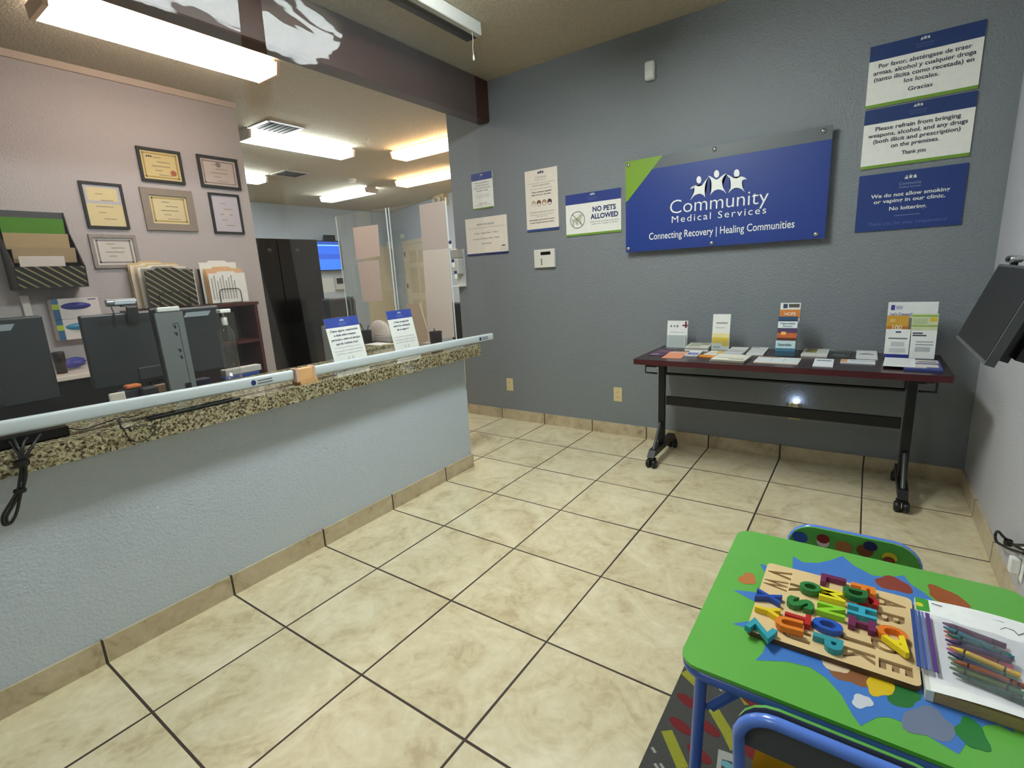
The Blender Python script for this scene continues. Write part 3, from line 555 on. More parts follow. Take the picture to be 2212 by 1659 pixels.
# plexiglass partition along the counter's return
acr = clear_mat('plexiglass', tint=(0.95, 0.97, 0.97), haze=0.03, hazecol=(0.75, 0.8, 0.82), gloss=0.05)
yp = 2.17
t = thing('plexiglass_partition', 'clear plexiglass partition with taped sheets standing on the far counter end', 'partition', (-1.1, yp, 0.8515))
MB().box(-1.66, -1.09, yp, yp + 0.005, 0.8515, 1.805, acr).build('pane', t); MB().box(-1.06, -0.515, yp, yp + 0.005, 0.8515, 1.80, acr).build('pane', t)
for x in (-1.66, -1.09, -1.06, -0.52): MB().box(x, x + 0.005, yp - 0.001, yp + 0.006, 0.8515, 1.803, mat('dfe6e6', 0.3)).build('edge_strip', t)
for x in (-1.55, -0.8): MB().box(x, x + 0.16, yp - 0.06, yp + 0.02, 0.8515, 0.856, mat('a59f99', 0.3)).build('foot', t)
def taped(label, pts, h, y=None):
    y = y or yp - 0.002; q = [P(u, v, 1, y) for u, v in pts]
    o = MB().prism(q, (0, 0.001, 0), mat(h, 0.7, var=0.05, scale=12)).build('taped_sheet'); tag(o, label, 'paper sheet', 'sheets taped to the plexiglass')
    o.location = (0, 0, 0); return o
taped('peach sheet taped to the left pane, upper of two', [(762, 492), (816, 485), (821, 553), (770, 562)], 'd2bdb2')
taped('peach sheet taped to the left pane below the glowing gap', [(772, 566), (818, 562), (826, 650), (784, 652)], 'ccb9af')
taped('pale grey sheet taped high on the right pane', [(905, 443), (961, 433), (968, 535), (913, 540)], 'b8a8a0')
taped('pale long sheet taped to the right pane beneath the grey one', [(913, 541), (968, 536), (982, 728), (926, 735)], 'cfc2b8')
for k, (u, v) in enumerate(((972, 520), (978, 560), (984, 585))):
    q = P(u, v, 1, yp - 0.004); nt_ = MB().box(q.x - 0.012, q.x + 0.012, q.y, q.y + 0.001, q.z - 0.05, q.z, paper).box(q.x - 0.012, q.x + 0.012, q.y - 0.0005, q.y, q.z - 0.02, q.z, navy).build('hanging_tag')
    tag(nt_, ('upper', 'middle', 'lowest')[k] + ' of three narrow blue and white tags at the plexiglass edge', 'tag', 'blue and white tags')
# ------------------------------------------------------------ office desk area
t = thing('bookcase', 'dark cherry open bookcase against the certificate wall', 'bookcase', (-2.55, 1.55, 0)); ch = mat('4a1f1c', 0.35, var=0.15, scale=8)
cy0, cy1 = 1.0, 1.855; cxf = -2.42
for y_ in (cy0, cy1 - 0.025): MB().box(XO, cxf, y_, y_ + 0.025, 0, 1.165, ch).build('side_panel', t)
MB().box(XO, cxf + 0.01, cy0 - 0.01, cy1 + 0.01, 1.165, 1.19, ch).build('top', t)
for z in (0.06, 0.5, 0.86): MB().box(XO, cxf, cy0 + 0.025, cy1 - 0.025, z, z + 0.022, ch).build('shelf', t)
MB().box(XO, XO + 0.01, cy0, cy1, 0, 1.165, mat('2a1412', 0.5)).build('back_panel', t)
tag(MB().rbox(-2.66, -2.5, 1.62, 1.70, 0.8825, 1.12, mat('3a3d36', 0.5), 0.01).build('binder'), 'dark binder standing inside the cherry bookcase', 'binder')
t = thing('potted_plant', 'small green leafy plant inside the cherry bookcase', 'plant', (-2.55, 1.45, 0.8825)); MB().lathe([(0, 0), (0.035, 0), (0.045, 0.07), (0.04, 0.07)], (-2.55, 1.45, 0.8825), mat('6a6258', 0.6), 16).build('pot', t)
q = MB(); lf = mat('3f5d22', 0.5)
for k in range(16):
    a = k * 2.4; d = V((math.cos(a), math.sin(a), 0)); h = 0.07 + 0.08 * random.random(); b_ = V((-2.55, 1.45, 0.945)); tip = b_ + d * 0.07 + Z * h; s = d.cross(Z) * 0.014
    q.add([b_, b_ + d * 0.03 + s + Z * h * 0.6, tip, b_ + d * 0.03 - s + Z * h * 0.6], [(0, 1, 2, 3)], lf)
q.build('foliage', t)
stripe = bpy.data.materials.new('striped_dark'); stripe.use_nodes = True
nt = stripe.node_tree; b_ = nt.nodes['Principled BSDF']; g_ = nt.nodes.new('ShaderNodeNewGeometry'); mp = nt.nodes.new('ShaderNodeMapping'); mp.inputs['Rotation'].default_value = (math.radians(38), 0, 0)
wv = nt.nodes.new('ShaderNodeTexWave'); wv.inputs['Scale'].default_value = 9; wv.bands_direction = 'Z'; nt.links.new(g_.outputs['Position'], mp.inputs[0]); nt.links.new(mp.outputs[0], wv.inputs[0])
rp = nt.nodes.new('ShaderNodeValToRGB'); rp.color_ramp.elements[0].position = 0.78; rp.color_ramp.elements[0].color = (0.006, 0.006, 0.006, 1); rp.color_ramp.elements[1].position = 0.9; rp.color_ramp.elements[1].color = (*lin(hx('8b8058')), 1)
nt.links.new(wv.outputs['Fac'], rp.inputs[0]); nt.links.new(rp.outputs[0], b_.inputs['Base Color']); b_.inputs['Roughness'].default_value = 0.5
# step file sorters with standing folders
def sorter(label, y0, y1, front, folders, xb, xf):
    t = thing('file_sorter', label, 'file sorter', ((xb + xf) / 2, (y0 + y1) / 2, 1.19)); n = len(folders)
    for s in range(n + 1):
        x = xb + (xf - xb) * s / n; h = 0.19 - 0.075 * s / n
        pth = [(x, y0, 1.193), (x, y0, 1.19 + h - 0.03)] + arc((x, y0 + 0.03, 1.19 + h - 0.03), -Y, Z, 0.03, 0, 90, 4)[1:] + arc((x, y1 - 0.03, 1.19 + h - 0.03), Z, Y, 0.03, 0, 90, 4) + [(x, y1, 1.193)]
        MB().tube(pth, 0.0028, black, 6).build('wire_divider', t)
    for y_ in (y0, y1): MB().tube([(xb, y_, 1.193), (xf, y_, 1.193)], 0.0028, black, 6).build('base_wire', t)
    for s, (m_, h, dy, lab, patt) in enumerate(folders):
        x = xb + (xf - xb) * (s + 0.5) / n
        f = MB(); f.prism([(x, y0 - 0.06 + dy, 1.197), (x, y1 + 0.06 + dy, 1.197), (x, y1 + 0.06 + dy, 1.19 + h), (x, y0 + 0.16 + dy, 1.19 + h), (x, y0 + 0.14 + dy, 1.205 + h), (x, y0 + 0.02 + dy, 1.205 + h), (x, y0 + 0.0 + dy, 1.19 + h), (x, y0 - 0.06 + dy, 1.19 + h)], (0.006, 0, 0), m_)
        if patt:
            for k in range(9):
                yy = y0 - 0.045 + dy + k * 0.022; f.box(x + 0.0062, x + 0.0068, yy, yy + 0.011, 1.225, 1.19 + h * (0.85 + 0.1 * math.sin(k * 2.1)), mat('b0aeaa', 0.7, var=0.3, scale=120))
        tag(f.build('file_folder'), lab, 'folder', 'folders standing in the file sorters')
gf = mat('9a948c', 0.6)
A_ = ' in the sorter under the grey framed certificate'; B_ = ' in the sorter beside the cabinet end of the bookcase'
sorter('black wire file sorter of manila folders standing under the grey framed certificate', 1.16, 1.36, 0, [(manila, 0.335, -0.02, 'rearmost manila folder' + A_, 0), (cream, 0.32, -0.02, 'cream folder second from the back' + A_, 0), (manila, 0.31, 0.0, 'manila folder in the middle' + A_, 0), (paper, 0.30, 0.0, 'white folder' + A_ + ', before the grey one', 0), (gf, 0.29, 0.01, 'grey tabbed folder' + A_, 0), (paper, 0.27, 0.02, 'white folder just behind the striped one' + A_, 0), (stripe, 0.275, 0.0, 'black diagonally striped folder frontmost' + A_, 0)], -2.69, -2.44)
sorter('black wire file sorter with a tall sheet standing at the bookcase end', 1.61, 1.78, 0, [(black, 0.28, -0.015, 'black folder rearmost' + B_, 0), (paper, 0.33, -0.01, 'tall white sheet' + B_, 0), (manila, 0.28, 0.0, 'plain manila folder' + B_, 0), (mat('e2b48c', 0.7), 0.27, 0.0, 'peach folder' + B_, 0), (paper, 0.24, 0.0, 'printed white sheet frontmost' + B_, 1)], -2.66, -2.5)
# certificates
def cert(label, y0, y1, z0, z1, frame, fw, sheet, border=None, split=False, seal=None, mark=False):
    t = thing('certificate_frame', label, 'framed certificate', (XO, (y0 + y1) / 2, (z0 + z1) / 2), 'framed certificates on the office wall'); x = XO + 0.0005
    f = MB()
    for a, b, c_, d in ((y0, y1, z1 - fw, z1), (y0, y1, z0, z0 + fw), (y0, y0 + fw, z0 + fw, z1 - fw), (y1 - fw, y1, z0 + fw, z1 - fw)): f.box(x, x + 0.02, a, b, c_, d, frame)
    f.build('frame', t); MB().box(x, x + 0.008, y0 + fw, y1 - fw, z0 + fw, z1 - fw, sheet).build('certificate_sheet', t)
    xi = x + 0.0086; p = MB(); a, b, c_, d = y0 + fw, y1 - fw, z0 + fw, z1 - fw
    if border:
        e = 0.014; k = 0.01
        for q in ((a + e, b - e, d - e - k, d - e), (a + e, b - e, c_ + e, c_ + e + k), (a + e, a + e + k, c_ + e, d - e), (b - e - k, b - e, c_ + e, d - e)): p.box(x + 0.008, xi, *q, border)
    if split:
        mz = (c_ + d) / 2 + 0.012; p.box(x + 0.008, xi, a, b, mz, d, mat('c2c0c6', 0.5)); p.box(xi, xi + 0.0004, a + 0.02, b - 0.02, mz + 0.02, d - 0.02, sheet)
    rows = 5 if (d - c_) > 0.2 else 4
    for k in range(rows):
        z = d - (d - c_) * (0.22 + 0.15 * k); wd = (b - a) * (0.2 + 0.14 * ((k * 7) % 3)); cy_ = (a + b) / 2 + 0.02 * ((k * 5) % 3 - 1); p.box(xi, xi + 0.0008, cy_ - wd / 2, cy_ + wd / 2, z - 0.003, z + 0.003, mat('a89a80', 0.7))
    if seal: p.ell((xi + 0.001, b - (b - a) * seal[0], c_ + (d - c_) * seal[1]), (0, 0.021, 0), (0, 0, 0.021), mat(seal[2], 0.6))
    if mark: logo(p, (xi + 0.0012, a + (b - a) * 0.22, d - (d - c_) * 0.2), 0.045, Y, Z, navy)
    p.build('print', t); MB().box(x + 0.011, x + 0.012, a, b, c_, d, glassm).build('glass', t)
glassm = clear_mat('frame_glass', tint=(1, 1, 1), haze=0.0, gloss=0.03)
bf = mat('140e0c', 0.6); gr = mat('8a7d70', 0.5, var=0.15); yel = mat('e6d494', 0.5); gold = mat('b89e52', 0.5)
cert('yellow bordered certificate in a black frame, highest of the six', 1.30, 1.595, 2.122, 2.362, bf, 0.018, yel, gold, seal=(0.2, 0.28, 'b5653f'), mark=True)
cert('white certificate in a black frame, nearest the wall end in the top row', 1.715, 2.035, 2.122, 2.368, bf, 0.02, mat('d6c8c0', 0.5), mat('9b8f86', 0.5), seal=(0.5, 0.8, '8f8780'))
cert('portrait certificate with yellow halves in a black frame, leftmost on the wall', 0.912, 1.16, 1.77, 2.08, bf, 0.016, mat('e3d29c', 0.5), split=True)
cert('certificate with scalloped gold border in a wide brown grey frame', 1.27, 1.627, 1.77, 2.076, gr, 0.05, mat('e0d2a4', 0.5), gold)
cert('pale lilac portrait certificate in a thin black frame near the wall end', 1.755, 2.002, 1.76, 2.082, bf, 0.016, mat('cbc5cf', 0.5), seal=(0.5, 0.5, 'd3cac8'))
cert('certificate in a weathered grey frame, lowest on the wall', 0.90, 1.18, 1.495, 1.728, mat('948a86', 0.6, var=0.25, scale=30), 0.022, mat('d9d3cb', 0.5), mat('8d8580', 0.5))
# wall file pocket
t = thing('wall_file_organizer', 'black tiered wall file organizer holding green and tan folders', 'file organizer', (XO, 0.63, 1.6)); bk = mat('16110e', 0.4)
zs = (1.37, 1.50, 1.585, 1.675)
MB().box(XO + 0.0005, XO + 0.02, 0.44, 0.79, 1.37, 1.86, bk).build('back_panel', t)
for y_ in (0.44, 0.785): MB().prism([(XO, y_, 1.37), (XO + 0.195, y_, 1.37), (XO + 0.215, y_, 1.505), (XO + 0.06, y_, 1.72), (XO + 0.03, y_, 1.86), (XO, y_, 1.86)], (0, 0.006, 0), bk).build('side_panel', t)
for k, z in enumerate(zs):
    xx = XO + 0.19 - k * 0.045; MB().obox((xx, 0.446, z), (0.018, 0, 0.135 if k == 0 else 0.03), (0, 0.339, 0), (0.004, 0, 0), stripe if k == 0 else bk).build('pocket', t)
    if k: MB().box(XO + 0.02, xx, 0.446, 0.785, z - 0.006, z, bk).build('tray', t)
    else: MB().box(XO + 0.02, xx + 0.02, 0.446, 0.785, z, z + 0.006, bk).build('tray', t)
for k, (h, z0_, z1_, dx, a, b, lab) in enumerate((('4f8a1c', 1.685, 1.815, 0.035, 0.46, 0.77, 'bright green folder in the topmost pocket of the wall organizer'), ('b59c74', 1.595, 1.715, 0.085, 0.45, 0.765, 'tan folder in the second pocket of the wall organizer'), ('a99270', 1.51, 1.625, 0.125, 0.465, 0.775, 'tan tabbed folder in the third pocket of the wall organizer'), ('d8cdc4', 1.385, 1.57, 0.155, 0.48, 0.70, 'stack of white papers in the lowest pocket of the wall organizer'))):
    x = XO + dx; fo_ = MB(); fo_.obox((x, a, z0_), (0.02, 0, z1_ - z0_), (0, b - a, 0), (0.006, 0, 0), mat(h, 0.6)); tag(fo_.build('file_folder'), lab, 'folder', 'folders in the wall organizer')
# glove boxes, white strip
def glove(label, z0_, z1_, h):
    t = thing('glove_box', label, 'glove box', (XO, 0.75, z0_), 'glove boxes on the wall'); a, b = 0.60, 0.855; xf_ = XO + 0.085
    MB().box(XO + 0.001, xf_, a, b, z0_, z1_, mat('d9d0cc', 0.5)).build('carton', t)
    q = MB(); q.box(xf_, xf_ + 0.0006, a, a + 0.035, z0_, z1_, mat('2f5f86', 0.5)); q.box(xf_ + 0.0006, xf_ + 0.001, a, a + 0.036, z0_ + 0.065, z0_ + 0.1, mat('a9bd3a', 0.5)); q.box(xf_, xf_ + 0.0006, b - 0.06, b - 0.015, z1_ - 0.016, z1_ - 0.01, navy); q.build('label_stripe', t)
    g_ = MB(); g_.lathe([(0.0, 0.02), (0.5, 0.014), (1.0, 0.0)], (0, 0, 0), mat(h, 0.4, var=0.5, scale=60), 20, (1, 0, 0)); g_.xform(Matrix.Translation((xf_ + 0.001, a + 0.125, (z0_ + z1_) / 2 + 0.015)) @ Matrix.Diagonal((1, 0.082, 0.024, 1))); g_.build('glove', t)
glove('white box of dark blue gloves, upper of the two on the wall', 1.165, 1.30, '33388c'); glove('white box of light blue gloves, lower of the two on the wall', 1.027, 1.163, '2f86ad')
tag(MB().rbox(XO + 0.0005, XO + 0.03, 0.472, 0.512, 1.15, 1.335, mat('d9d2cc', 0.4), 0.004).build('white_wall_strip'), 'slim white strip on the wall left of the glove boxes', 'wall strip')
# side desk with tumbler and glove
t = thing('side_desk', 'white topped black desk under the glove boxes', 'desk', (-2.45, 0.4, 0)); MB().rbox(XO + 0.001, -2.28, -1.2, 0.985, 0.80, 0.83, mat('e2d8cb', 0.4), 0.004).build('desktop', t); MB().box(-2.34, -2.32, -1.15, 0.95, 0.0, 0.80, black).build('modesty_panel', t)
for y_ in (-1.2, 0.95): MB().box(XO + 0.03, -2.3, y_, y_ + 0.03, 0, 0.80, black).build('side_panel', t)
q = V((-2.45, 0.53, 0)); t = thing('tumbler', 'dark tumbler standing on the white desk under the glove boxes', 'tumbler', (q.x, q.y, 0.8305)); MB().lathe([(0, 0), (0.028, 0), (0.033, 0.12), (0.031, 0.125), (0, 0.125)], (q.x, q.y, 0.8305), mat('2c2320', 0.3), 18).build('cup', t); MB().lathe([(0.033, 0.125), (0.034, 0.136), (0.026, 0.14), (0, 0.14)], (q.x, q.y, 0.8305), charcoal, 18).build('lid', t)
q = V((-2.6, 0.625, 0)); bmx = bmesh.new(); bmesh.ops.create_icosphere(bmx, subdivisions=3, radius=0.055)
for v_ in bmx.verts: v_.co = V((v_.co.x, v_.co.y * 1.3, v_.co.z * 0.55)) * (1 + 0.3 * math.sin(v_.co.x * 90 + v_.co.y * 70)) + V((q.x, q.y, 0.875))
gl_ = MB(); gl_.frombm(bmx, mat('474a9c', 0.45), True); tag(gl_.build('crumpled_glove'), 'crumpled purple blue glove on the white desk', 'glove')
# ------------------------------------------------------------ monitors on the counter
def monitor(label, x, y0, y1, z0, z1, lean, vents, name='computer_monitor'):
    t = thing(name, label, 'monitor', (x, (y0 + y1) / 2, 0.7305)); mc = mat('2c3134', 0.38, var=0.05)
    M = Matrix.Translation((x, (y0 + y1) / 2, z0)) @ Matrix.Rotation(lean, 4, 'Y')
    h, wd = z1 - z0, y1 - y0
    q = MB(); q.rbox(-0.014, 0.014, -wd / 2, wd / 2, 0, h, mc, 0.008); q.xform(M); q.build('shell', t)
    s = MB(); s.box(-0.0152, -0.0141, -wd / 2 + 0.01, wd / 2 - 0.01, 0.015, h - 0.01, mat('3b4a55', 0.2)); s.xform(M); s.build('screen', t)
    b = MB(); b.rbox(0.010, 0.019, -wd * 0.2, wd * 0.2, h * 0.04, h * 0.22, mc, 0.004); b.xform(M); b.build('back_cover', t)
    if vents:
        v = MB()
        for k in range(44):
            yy = -wd * 0.4 + k * wd * 0.8 / 44; v.obox((0.0141, yy, h * 0.84), (0.0006, 0, 0), (0, 0.0045, 0), (0, 0.008, h * 0.075), black)
        v.xform(M); v.build('vent_slots', t)
    f = MB(); f.rbox(-0.05, -0.0, -0.045, 0.045, -(z0 - 0.747), h * 0.4, black, 0.006); f.xform(M); f.build('stand_neck', t)
    MB().rbox(x - 0.1, x + 0.07, (y0 + y1) / 2 - 0.11, (y0 + y1) / 2 + 0.11, 0.731, 0.746, black, 0.005).build('stand_base', t)
    lb = MB(); lb.obox((0.0144, wd * (0.2 if vents else 0.12), h * 0.86), (0.0004, 0, 0), (0, wd * 0.2, 0), (0, 0.015, h * 0.07), mat('8d979c', 0.3)); lb.xform(M); lb.build('label_plate', t)
    return t
t = thing('reception_desk', 'dark desk behind the granite worktop carrying both monitors', 'desk', (-1.2, 0, 0)); MB().rbox(-1.5, -0.885, -3.1, 1.42, 0.705, 0.73, mat('1e1a19', 0.4), 0.004).build('desktop', t)
for y_ in (-3.05, -0.8, 1.38): MB().box(-1.48, -0.9, y_, y_ + 0.03, 0, 0.705, black).build('side_panel', t)
mt = monitor('charcoal monitor seen from behind with slanted vent slots and webcam', -0.98, 0.295, 0.862, 0.90, 1.226, 0.05, True)
monitor('black monitor seen from behind at the left edge of the counter', -0.95, -0.38, 0.175, 0.90, 1.242, 0.05, False)
q = P(262, 657, 0, -0.98); t = thing('webcam', 'silver webcam clipped on top of the charcoal monitor', 'webcam', (q.x, q.y, 1.24)); wc = mat('8b9094', 0.3, 0.6)
bmx = MB(); bmx.tube([(q.x, q.y - 0.055, q.z + 0.008), (q.x, q.y + 0.055, q.z + 0.008)], 0.016, wc, 14); bmx.build('camera_body', t); MB().rbox(q.x + 0.012, q.x + 0.019, q.y - 0.03, q.y + 0.05, q.z - 0.002, q.z + 0.018, mat('b9c2ca', 0.3), 0.003).build('silver_panel', t)
MB().rbox(q.x + 0.002, q.x + 0.03, q.y - 0.01, q.y + 0.045, q.z - 0.012, q.z - 0.006, black, 0.003).build('clip', t); MB().rbox(q.x + 0.035, q.x + 0.045, q.y + 0.0, q.y + 0.045, q.z - 0.085, q.z - 0.012, black, 0.006).build('clip_foot', t)
MB().tube([(q.x + 0.014, q.y - 0.045, q.z), (q.x + 0.04, q.y - 0.045, q.z - 0.05), (q.x + 0.037, q.y - 0.047, q.z - 0.1)], 0.0025, black, 6).build('cable', t)
t = thing('signature_device', 'tall grey upright device with slotted back standing before the charcoal monitor', 'device', (-0.66, 0.52, 0.8515)); gy = mat('666c6c', 0.5)
M = Matrix.Translation((-0.63, 0.5, 0.8515)) @ Matrix.Rotation(-0.05, 4, 'Y')
q = MB(); q.prism([(0, -0.045, 0), (0, 0.055, 0), (0, 0.062, 0.37), (0, -0.042, 0.37)], (0.02, 0, 0), gy); q.xform(M); q.build('back_cover', t)
q = MB(); q.rbox(-0.012, -0.0005, -0.052, 0.062, 0.0, 0.39, black, 0.005); q.xform(M); q.build('front_shell', t); q = MB(); q.rbox(-0.01, 0.02, -0.03, 0.055, 0.372, 0.392, mat('cfd2cc', 0.3), 0.004); q.xform(M); q.build('top_light', t)
q = MB()
for z in (0.30, 0.27, 0.2, 0.17): q.box(0.0202, 0.0208, 0.018, 0.026, z, z + 0.014, black); q.box(0.0202, 0.0208, 0.012, 0.02, z + 0.011, z + 0.014, black)
q.obox((0.0202, 0.033, 0.07), (0.0005, 0, 0), (0, 0.0018, 0), (0, 0.002, 0.25), black); q.obox((0.0202, 0.015, 0.32), (0.0005, 0, 0), (0, 0.02, 0), (0, 0, 0.003), black); q.box(0.0202, 0.022, 0.012, 0.036, 0.012, 0.065, blackgloss); q.xform(M); q.build('slots', t)
# small things between rail and monitors
def small(name, label, cat, x, u0, u1, v0, v1, depth, h, rough=0.5, r=0.006, group=None):
    a, b = P(u0, v1, 0, x), P(u1, v0, 0, x); z0_ = max(0.852 if x > -0.87 else 0.731, min(a.z, b.z) if x > -0.87 else 0); z1_ = max(a.z, b.z, z0_ + 0.01)
    t = MB().rbox(x - depth, x, min(a.y, b.y), max(a.y, b.y), z0_, z1_, mat(h, rough), r)
    return tag(t.build(name), label, cat, group)
small('storage_box', 'dark blue box at the foot of the charcoal monitor', 'box', -1.15, 415, 455, 815, 852, 0.06, '141a3c')
small('desk_box', 'black square gadget just left of the grey upright device', 'gadget', -0.62, 312, 342, 833, 862, 0.05, '15161a')
small('tissue_pack', 'dark pack with an orange top behind the white rail', 'pack', -0.66, 268, 310, 836, 872, 0.05, '1a1d2e'); small('orange_lid', 'orange strip lying on the dark pack behind the rail', 'strip', -0.655, 275, 306, 828, 842, 0.045, 'c2682f')
small('note_card', 'white note card leaning by the monitor foot behind the rail', 'card', -0.6, 240, 270, 845, 876, 0.01, 'cfc9bd'); small('note_pad', 'pale peach pad behind the lower corner of the monitor', 'pad', -0.7, 335, 362, 828, 850, 0.03, 'd9b79c')  # the pad is one even pale peach
for k, (u0, u1, v0, v1, h, lb) in enumerate(((485, 574, 797, 822, 'd8d2c8', 'white binder lowest in the stack at the bookcase foot'), (483, 560, 793, 808, '2f4a92', 'blue binder in the middle of the stack at the bookcase foot'), (486, 566, 781, 797, 'c9c4bc', 'white binder topmost in the stack at the bookcase foot'))):
    x = -1.27; a, b = P(u0, 800, 0, x), P(u1, 800, 0, x); z0_ = 0.7305 + k * 0.037
    tag(MB().rbox(x - 0.06, x, a.y, b.y, z0_, z0_ + 0.036, mat(h, 0.5), 0.004).build('binder'), lb, 'binder', 'binders stacked on the desk')
a = P(490, 700, 0, -0.72); t = thing('pump_bottle', 'clear pump bottle with white head in front of the bookcase', 'bottle', (-0.72, 0.83, 0.852))
pb = clear_mat('clear_bottle', tint=(0.93, 0.94, 0.93), haze=0.04, hazecol=(0.6, 0.6, 0.58), gloss=0.05); cpos = (-0.72, a.y - 0.01, 0.852)
t.location = cpos
MB().lathe([(0, 0), (0.034, 0), (0.034, 0.25), (0.012, 0.29)], cpos, pb, 18).build('bottle_body', t); MB().lathe([(0.014, 0.285), (0.014, 0.32), (0.005, 0.325), (0.005, 0.35)], cpos, mat('b9b9b4', 0.3), 12).build('pump_collar', t); MB().rbox(cpos[0] - 0.012, cpos[0] + 0.03, cpos[1] - 0.025, cpos[1] + 0.025, 1.195, 1.212, white, 0.004).build('pump_head', t)
# black device lying under the rail and cables
tag(MB().rbox(-0.375, -0.335, 0.27, 0.6, 0.8518, 0.861, blackgloss, 0.003).build('black_tablet'), 'flat black gadget lying under the left rail on granite', 'gadget')
tag(MB().rbox(-0.60, -0.40, -0.3, 0.06, 0.8518, 0.885, black, 0.004).build('black_keyboard_tray'), 'black tray under the rail where the cable bundle starts', 'tray')
def cable(label, paths, r, name='cable_bundle', ties=()):
    t = thing(name, label, 'cable', paths[0][0])
    for p in paths:
        pts = [V(q) for q in p]; sm = []
        for i in range(len(pts) - 1):
            p0, p1, p2, p3 = pts[max(0, i - 1)], pts[i], pts[i + 1], pts[min(len(pts) - 1, i + 2)]
            for k in range(6):
                f = k / 6; sm.append(0.5 * ((2 * p1) + (p2 - p0) * f + (2 * p0 - 5 * p1 + 4 * p2 - p3) * f * f + (3 * p1 - p0 - 3 * p2 + p3) * f ** 3))
        sm.append(pts[-1]); MB().tube(sm, r, black, 7).build('cord', t)
    for c_, rr, h in ties: MB().lathe([(rr, -h / 2), (rr * 1.15, 0), (rr, h / 2)], c_, black, 12).build('tie', t)
    return t
xk = -0.303
def K(u, v, x=xk): return P(u, v, 0, x)
cable('bundle of black cables hanging looped from the counter at the left edge', [
    [K(60, 945, -0.36), K(50, 960, -0.315), K(48, 985), K(46, 1010), K(42, 1040), K(38, 1060), K(20, 1090), K(6, 1115), K(8, 1133), K(25, 1128), K(38, 1100), K(44, 1062)],
    [K(30, 948, -0.36), K(38, 965, -0.315), K(50, 990), K(54, 1020), K(50, 1050), K(44, 1064), K(26, 1095), K(14, 1118), K(20, 1131), K(34, 1112), K(42, 1080), K(46, 1060)],
    [K(88, 938, -0.36), K(72, 960, -0.315), K(58, 985), K(55, 1005), K(56, 1030), K(48, 1060)], [K(20, 955, -0.36), K(34, 972, -0.318), K(44, 990), K(48, 1040)]], 0.0042,
    ties=((K(47, 1000), 0.017, 0.018), (K(43, 1060), 0.014, 0.012)))
cable('thin black wire looping over the granite edge below the left rail', [[K(310, 890, -0.40), K(285, 900, -0.35), K(256, 903, -0.315), K(258, 915), K(268, 930), K(280, 948), K(300, 955), K(322, 945), K(336, 928), K(325, 920), K(290, 921), K(262, 926, -0.31), K(255, 905, -0.33), K(205, 920, -0.36), K(175, 928, -0.36), K(150, 925, -0.40)]], 0.002, 'thin_wire')
# ------------------------------------------------------------ far room
t = thing('storage_cabinet', 'tall glossy black double cabinet in the far room', 'cabinet', (-5.3, 3.55, 0)); bc = mat('0d0d0e', 0.22, coat=0.2)
MB().box(-5.6, -5.02, 2.7, 4.31, 0.0, 1.95, bc).build('body', t)
for a, b in ((2.71, 3.66), (3.67, 4.30)):
    d = MB().rbox(-5.019, -5.0, a, b, 0.05, 1.94, bc, 0.003).build('door', t)
    k = P(582 if a < 3 else 642, 541, 0, -5.0); MB().lathe([(0, 0.012), (0.03, 0.01), (0.035, 0.0)], (-5.0, k.y, k.z), charcoal, 14, (1, 0, 0)).build('round_disc', d)  # raised charcoal disc on each door
xt = -7.38
a, b = P(684, 520, 0, xt), P(740, 582, 0, xt); ytv0, ytv1, ztv0, ztv1 = a.y - 0.35, b.y, b.z, (a.z + P(739, 524, 0, xt).z) / 2
t = thing('wall_monitor', 'wall screen glowing blue beside the black cabinet', 'screen', (xt, (ytv0 + ytv1) / 2, ztv0)); MB().rbox(xt - 0.03, xt, ytv0, ytv1 + 0.03, ztv0 - 0.02, ztv1 + 0.02, black, 0.005).build('casing', t)
sc_ = MB(); h = ztv1 - ztv0
for f0, f1, cc in ((0, 0.38, '2f5fc4'), (0.38, 0.56, '27469c'), (0.56, 0.85, '2a53b0'), (0.85, 0.89, '6fa6e8'), (0.89, 1.0, '25408c')): sc_.box(xt, xt + 0.002, ytv0 + 0.01, ytv1, ztv0 + h * f0, ztv0 + h * f1, mat(cc, 0.3, emit=1.3))
sc_.build('display', t)
MB().box(xt - 0.02, xt + 0.02, ytv1 - 0.35, ytv1 - 0.1, ztv1 + 0.021, ztv1 + 0.13, black).build('top_box', t); MB().box(xt - 0.1, xt - 0.03, ytv0 + 0.3, ytv1 - 0.2, ztv0 + 0.1, ztv1 - 0.1, black).build('bracket', t)
def farbox(name, label, cat, u0, u1, v0, v1, d, h, x=-7.5, r=0.004):
    a, b = P(u0, v1, 0, x + d), P(u1, v0, 0, x + d); t = thing(name, label, cat, (x, (a.y + b.y) / 2, a.z)); MB().rbox(x + 0.0005, x + d, min(a.y, b.y), max(a.y, b.y), min(a.z, b.z), max(a.z, b.z), mat(h, 0.5), r).build('body', t); return t, a, b
t, a, b = farbox('wall_notice', 'white printed notice on the far wall under the blue screen', 'notice', 698, 721, 600, 632, 0.004, 'd8dcda', r=0.001)
t, a, b = farbox('time_clock', 'grey and white time clock on the far wall beside the notice', 'time clock', 728, 745, 598, 626, 0.08, 'c7cac9'); MB().box(-7.42, -7.418, min(a.y, b.y) + 0.02, max(a.y, b.y) - 0.02, a.z + 0.12, max(a.z, b.z) - 0.02, charcoal).build('display', t)
